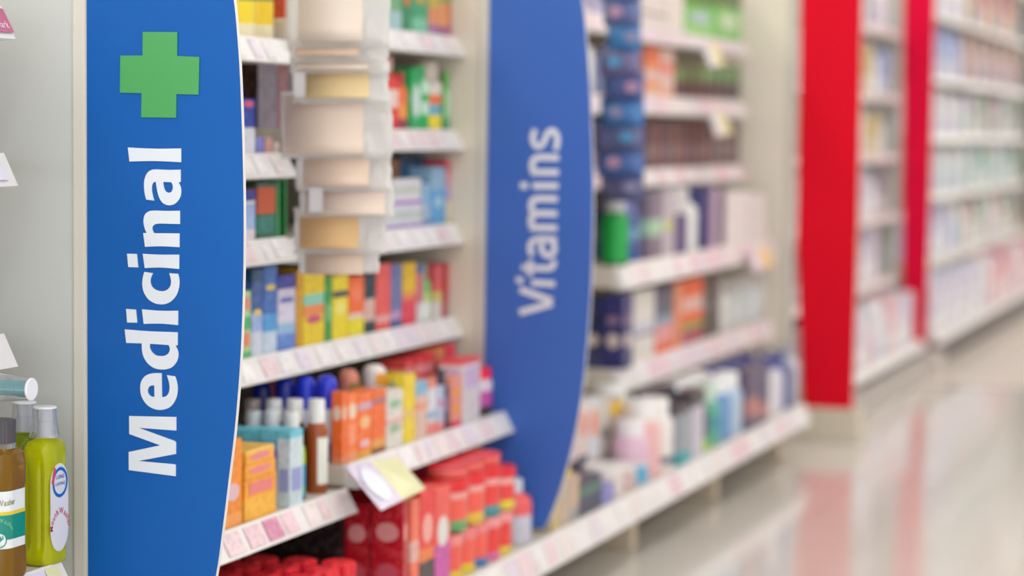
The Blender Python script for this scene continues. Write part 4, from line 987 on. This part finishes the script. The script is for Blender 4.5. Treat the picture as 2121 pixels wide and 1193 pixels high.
# ---------------------------------------------------------------- mouthwash bottles at the left
zl = SHELVES['L4'][3]+.0006
def text_mesh(txt, size):
    cu = bpy.data.curves.new('t', 'FONT'); cu.body = txt; cu.size = size; cu.extrude = 0; cu.offset = size*.012; cu.resolution_u = 3
    o = bpy.data.objects.new('t', cu); C.objects.link(o); dg = bpy.context.evaluated_depsgraph_get(); dg.update()
    me = bpy.data.meshes.new_from_object(o.evaluated_get(dg)); C.objects.unlink(o); bpy.data.objects.remove(o)
    vs = [v.co.copy() for v in me.vertices]; fs = [tuple(p.vertices) for p in me.polygons]
    return vs, fs
def arc_text(parent, name, txt, size, rad, place, mt, spread=None, name_w=None, stretch=1.0):
    """place(u, v) -> 3-D point on the label; letters set along an arch of radius rad"""
    m_ = MB(); adv = []; 
    for ch in txt:
        vs, fs = text_mesh(ch, size) if ch != ' ' else ([], [])
        wd = (max(v.x for v in vs)-min(v.x for v in vs)) if vs else size*.3
        adv.append((vs, fs, wd))
    tot = sum(a[2] for a in adv)+size*.08*(len(txt)-1); s = -tot/2
    for vs, fs, wd in adv:
        c = s+wd/2
        if vs:
            x0 = min(v.x for v in vs); P3 = []
            for v in vs:
                lx = v.x-x0-wd/2; ly = v.y*stretch
                if rad: 
                    a = c/rad; u = rad*math.sin(a)+lx*math.cos(a)+ly*math.sin(a); w_ = rad*(math.cos(a)-1)-lx*math.sin(a)+ly*math.cos(a)
                else: u, w_ = c+lx, ly
                P3.append(place(u, w_))
            m_.add(P3, fs, mt)
        s += wd+size*.08
    return m_.build(name, parent)

clear = mat((230, 236, 242), .08, 'clear')
def mouthwash(cx, cy, hx, hy, h, liquid, label, name='mouthwash_bottle', caph=.042, capr=.0165, darkcap=False, z=None, style='green'):
    z = zl if z is None else z
    r = root(name, (cx, cy, z)); n = 8
    if style == 'green':
        prof = [(.80, 0), (.95, .015), (1, .05), (.97, .1), (.97, .8), (1, .86), (.97, .93), (.8, .975), (.45, 1.0), (.4, 1.01)]
    else:
        prof = [(.86, 0), (.97, .02), (1, .06), (1, .22), (.93, .26), (.93, .68), (1, .72), (1, .86), (.93, .95), (.62, .985), (.45, 1.01)]
    if style == 'green':
        full = []; 
        for (s0, f0), (s1, f1) in zip(prof, prof[1:]):
            k_ = max(1, int((f1-f0)/.035)); full += [(s0+(s1-s0)*i/k_, f0+(f1-f0)*i/k_) for i in range(k_)]
        full.append(prof[-1]); rings = []
        for s, f in full:
            amp = .10*max(0, min(1, (f-.09)/.08))*max(0, min(1, (.86-f)/.08)); ring = []
            for k in range(72):
                t = 2*math.pi*k/72; c_, s_ = math.cos(t), math.sin(t); rr2 = (abs(c_)**3.4+abs(s_)**3.4)**(-1/3.4)
                g = 1
                for t0 in (-118, -66, 118, 66):
                    d = math.degrees(t)-t0; d = (d+180) % 360-180; g -= amp*math.exp(-(d/7)**2)
                ring.append((cx+hx*s*rr2*c_*g, cy+hy*s*rr2*s_*g, z+h*f))
            rings.append(ring)
    else: rings = [rrect(cx, cy, hx*s, hy*s, min(hx, hy)*s*.75, z+h*f, 6) for s, f in prof]
    MB().loft(rings, mat(liquid, .08, 'liquid'), True).build('body', r)
    zt = z+h*1.0
    if darkcap:
        m_ = MB(); rr = [[(cx+capr*1.25*(1+.03*(k % 2))*math.cos(2*math.pi*k/60), cy+capr*1.25*(1+.03*(k % 2))*math.sin(2*math.pi*k/60), zt+zz) for k in range(60)] for zz in (.004, caph)]
        m_.loft(rr, mat((70, 66, 72), .3), False); m_.build('ridged_cap', r)
        MB().lathe([(capr*1.3, zt-.003), (capr*1.3, zt+.004)], cx, cy, clear, 24).build('neck_ring', r)
    else:
        MB().lathe([(capr*.62, zt), (capr*.62, zt+caph*.55), (capr*.66, zt+caph*.56), (capr*.66, zt+caph*.94)], cx, cy, mat((190, 188, 196), .25), 24).build('inner_cap', r)
        MB().lathe([(capr*1.3, zt+.002), (capr*1.22, zt+.006), (capr*1.02, zt+caph*.6), (capr*.96, zt+caph*.97)], cx, cy, clear, 28, cap=False).build('measuring_cup', r)
        MB().lathe([(capr*.97, zt+caph*.96), (capr*.99, zt+caph), (capr*.9, zt+caph+.001)], cx, cy, mat((238, 240, 244), .3), 28).build('cup_rim', r)
    return tag(r, label, 'bottle'), r
# bright green bottle
hG = .171
_, G1r = mouthwash(-1.601, 2.663, .0225, .030, hG, (222, 226, 10), 'bright yellow-green mouthwash bottle with clear cup cap and white side label')
xg, yg_ = -1.601+.0225*.985, 2.663
# stadium label on the aisle side
def stadium(hw, z0_, z1_, n=10):
    pts = []
    for k in range(n+1): t = math.pi*k/n; pts.append((hw*math.cos(t), z1_-hw*1.3+hw*1.3*math.sin(t)))
    for k in range(n+1): t = math.pi+math.pi*k/n; pts.append((hw*math.cos(t), z0_+hw*1.3+hw*1.3*math.sin(t)))
    return pts
def onx(u, v, e=0): return Vector((xg+e, yg_+u, zl+v))
ring = [onx(u, v, .0004) for u, v in stadium(.0225, .018, .138)]
MB().loft([[p-Vector((.0012, 0, 0)) for p in ring], ring], mat((222, 222, 232), .35), False).build('side_label', G1r)
def ringmesh(c, r0, r1, mt, name, parent, fn, e):
    n = 32; vs = [fn(c[0]+r0*math.cos(2*math.pi*k/n), c[1]+r0*1.05*math.sin(2*math.pi*k/n), e) for k in range(n)]+[fn(c[0]+r1*math.cos(2*math.pi*k/n), c[1]+r1*1.05*math.sin(2*math.pi*k/n), e) for k in range(n)]
    return MB().add(vs, [(k, (k+1) % n, n+(k+1) % n, n+k) for k in range(n)], mt).build(name, parent)
ringmesh((.001, .112), .0195, .0155, mat((20, 100, 190), .4), 'blue_ring', G1r, onx, .0008)
MB().add([onx(-.021, .113, .0010), onx(-.0165, .110, .0010), onx(-.010, .131, .0010), onx(-.015, .135, .0010)], [(0, 1, 2, 3)], mat((214, 70, 100), .4)).build('red_flash', G1r)
arc_text(G1r, 'ring_text', 'LONG', .0075, 0, lambda u, v: onx(u+.001, v+.117, .0009), mat((70, 90, 150), .4))
arc_text(G1r, 'ring_text', 'LASTING', .006, 0, lambda u, v: onx(u+.001, v+.108, .0009), mat((70, 90, 150), .4))
arc_text(G1r, 'arched_text', 'MouthWasher', .0105, .019, lambda u, v: onx(u+.001, v+.069, .0009), mat((206, 80, 96), .4), stretch=1.15)
_, G2r = mouthwash(-1.655, 2.700, .0225, .028, hG, (150, 168, 20), 'second green mouthwash bottle with clear cup, half hidden behind the amber one')
_, AMr = mouthwash(-1.602, 2.552, .0285, .034, .175, (160, 116, 10), 'amber mouthwash bottle with dark ridged cap and green label', caph=.034, capr=.0165, darkcap=True, style='amber')
# wrap label of the amber bottle, on its near (-Y) face and the aisle face
ax, ay = -1.602, 2.552; hx_, hy_ = .0285*.945, .034*.945; rr_ = min(.0285, .034)*.93*.75
path = rrect(ax, ay, hx_+.0003, hy_+.0003, rr_, 0, 6)
# choose part of the outline from the back-left round the near face to the aisle face
path = [Vector((p[0], p[1])) for p in path]
order = sorted(range(len(path)), key=lambda i: (math.degrees(math.atan2(path[i].y-ay, path[i].x-ax))+150) % 360)
path = [path[i] for i in order]; path = [p for p in path if -150 <= math.degrees(math.atan2(p.y-ay, p.x-ax)) <= 35]
acc = [0]
for p, q in zip(path, path[1:]): acc.append(acc[-1]+(q-p).length)
def wrap(u, v, e=0):
    u = max(0, min(acc[-1]-1e-5, u))
    for i in range(len(acc)-1):
        if acc[i] <= u <= acc[i+1]:
            t = (u-acc[i])/max(1e-9, acc[i+1]-acc[i]); p = path[i].lerp(path[i+1], t); d = (path[i+1]-path[i]).normalized()
            return Vector((p.x+d.y*e, p.y-d.x*e, zl+v))
Lw = acc[-1]
def strip(v0, v1, col, name, e, wave=0.0):
    n = 40; vs = []
    for k in range(n+1):
        u = Lw*k/n; w_ = wave*math.sin(math.pi*k/n*1.2)
        vs += [wrap(u, v0+(w_ if v0 > .05 else 0), e), wrap(u, v1+w_, e)]
    MB().add(vs, [(2*k, 2*k+2, 2*k+3, 2*k+1) for k in range(n)], mat(col, .35)).build(name, AMr)
strip(.044, .119, (222, 228, 232), 'white_label', .0004)
strip(.056, .088, (8, 134, 120), 'green_field', .0008)
strip(.088, .0925, (222, 196, 40), 'yellow_stripe', .0009)
# centre of the visible face: where the path crosses the near-aisle corner
uc = next(acc[i] for i in range(len(path)) if math.degrees(math.atan2(path[i].y-ay, path[i].x-ax)) > -62)
arc_text(AMr, 'gold_text', 'MouthWasher', .0088, 0, lambda u, v: wrap(uc+u*.92, v+.100+u*.05, .0009), mat((150, 136, 86), .4), stretch=1.3)
arc_text(AMr, 'arched_text', 'MouthWasher', .0075, .018, lambda u, v: wrap(uc+u, v+.079, .0011), mat((120, 190, 150), .4))
disc = [wrap(uc+.0095*math.cos(t), .056+.0095*1.05*math.sin(t), .0013) for t in [2*math.pi*k/28 for k in range(28)]]
MB().add(disc, [tuple(range(28))], mat((226, 232, 232), .35)).build('round_emblem', AMr)
def fnw(u, v, e): return wrap(uc+u, v, e)
ringmesh((0, .056), .0098, .0084, mat((8, 130, 118), .4), 'emblem_ring', AMr, fnw, .0016)
MB().add([fnw(-.005, .057, .0017), fnw(-.001, .051, .0017), fnw(.005, .057, .0017), fnw(.002, .061, .0017), fnw(-.002, .061, .0017)], [(0, 1, 2, 3, 4)], mat((40, 150, 140), .4)).build('emblem_mark', AMr)
# teal bottle lying on the caps
ztop = zl+.171+.0435+.0010
cyT = 2.60; rT = .0152; r = root('mouthwash_bottle', (-1.66, cyT, ztop))
def xl(prof, mt, name, n=28, cap=True):
    zc = PY(60, 806, cyT).z
    rings = [[(x, cyT+q*math.cos(2*math.pi*k/n), zc+q*math.sin(2*math.pi*k/n)) for k in range(n)] for q, x in prof]
    return MB().loft(rings, mt, True, cap).build(name, r)
pc = PY(67, 807, cyT).x; print('teal cap end x', pc)
xl([(.012, pc-.055), (.0165, pc-.058), (.0215, pc-.068), (.0218, pc-.20), (.018, pc-.21)], mat((10, 104, 128), .1, 'liquid'), 'body')
xl([(rT*.66, pc-.055), (rT*.66, pc-.022), (rT*.72, pc-.021), (rT*.72, pc-.003)], mat((24, 150, 160), .25), 'inner_cap')
xl([(rT*1.28, pc-.05), (rT*1.22, pc-.045), (rT*1.05, pc-.018), (rT*.98, pc-.003)], clear, 'measuring_cup', cap=False)
xl([(rT*.98, pc-.003), (rT*1.0, pc-.001), (rT*.93, pc)], mat((236, 238, 242), .3), 'cup_rim')
tag(r, 'teal mouthwash bottle lying on its side on top of the other caps', 'bottle')
# end tickets in the left rails
def end_ticket(key, l, c1, c2, txt=None, name='price_ticket', w_=.09, gap=.006):
    x, y0, y1, zt = SHELVES[key]; par = [o for o in C.objects if o.get('label') == l][0]
    h = .042; ry = {k: v for k, v in RY.items()}[key]
    P_ = lambda a, yy, e: Vector((x-.022+.022*a+e*.9, yy, zt+.003-(h-.003)*a+e*.4))
    a, b_ = ry-gap-w_, ry-gap
    MB().add([P_(.92, a, .001), P_(.92, b_, .001), P_(.1, b_, .001), P_(.1, a, .001)], [(0, 1, 2, 3)], mat(c1, .35)).build(name, par)
    MB().add([P_(.8, a, .0013), P_(.8, b_-w_*.3, .0013), P_(.25, b_-w_*.3, .0013), P_(.25, a, .0013)], [(0, 1, 2, 3)], mat(c2, .35)).build('ticket_print', par)
    if txt:
        arc_text(par, 'ticket_text', txt, .017, 0, lambda u, v: P_(.78-v/.05, b_-.022+u*.8, .002), mat((236, 214, 226), .35))
RY = {'L1': PX(33, 84, XU).y, 'L2': PX(38, 388, XU).y, 'L3': PX(38, 762, XU).y, 'L4': 2.672}
end_ticket('L1', 'topmost white shelf left of the Medicinal sign, with pink ticket', (196, 96, 136), (190, 84, 128), 'mark', gap=.002)
end_ticket('L2', 'second white shelf left of the Medicinal sign, with barcode ticket', (226, 224, 234), (206, 110, 130), None, gap=.02)
end_ticket('L4', 'white shelf under the mouthwash bottles at the left', (222, 214, 236), (222, 218, 238), None, gap=.05, w_=.05)
end_ticket('L4', 'white shelf under the mouthwash bottles at the left', (228, 226, 176), (226, 226, 180), None, name='yellow_ticket', gap=.014, w_=.034)
for o in list(bpy.data.objects):
    if '_o' in o: del o['_o']
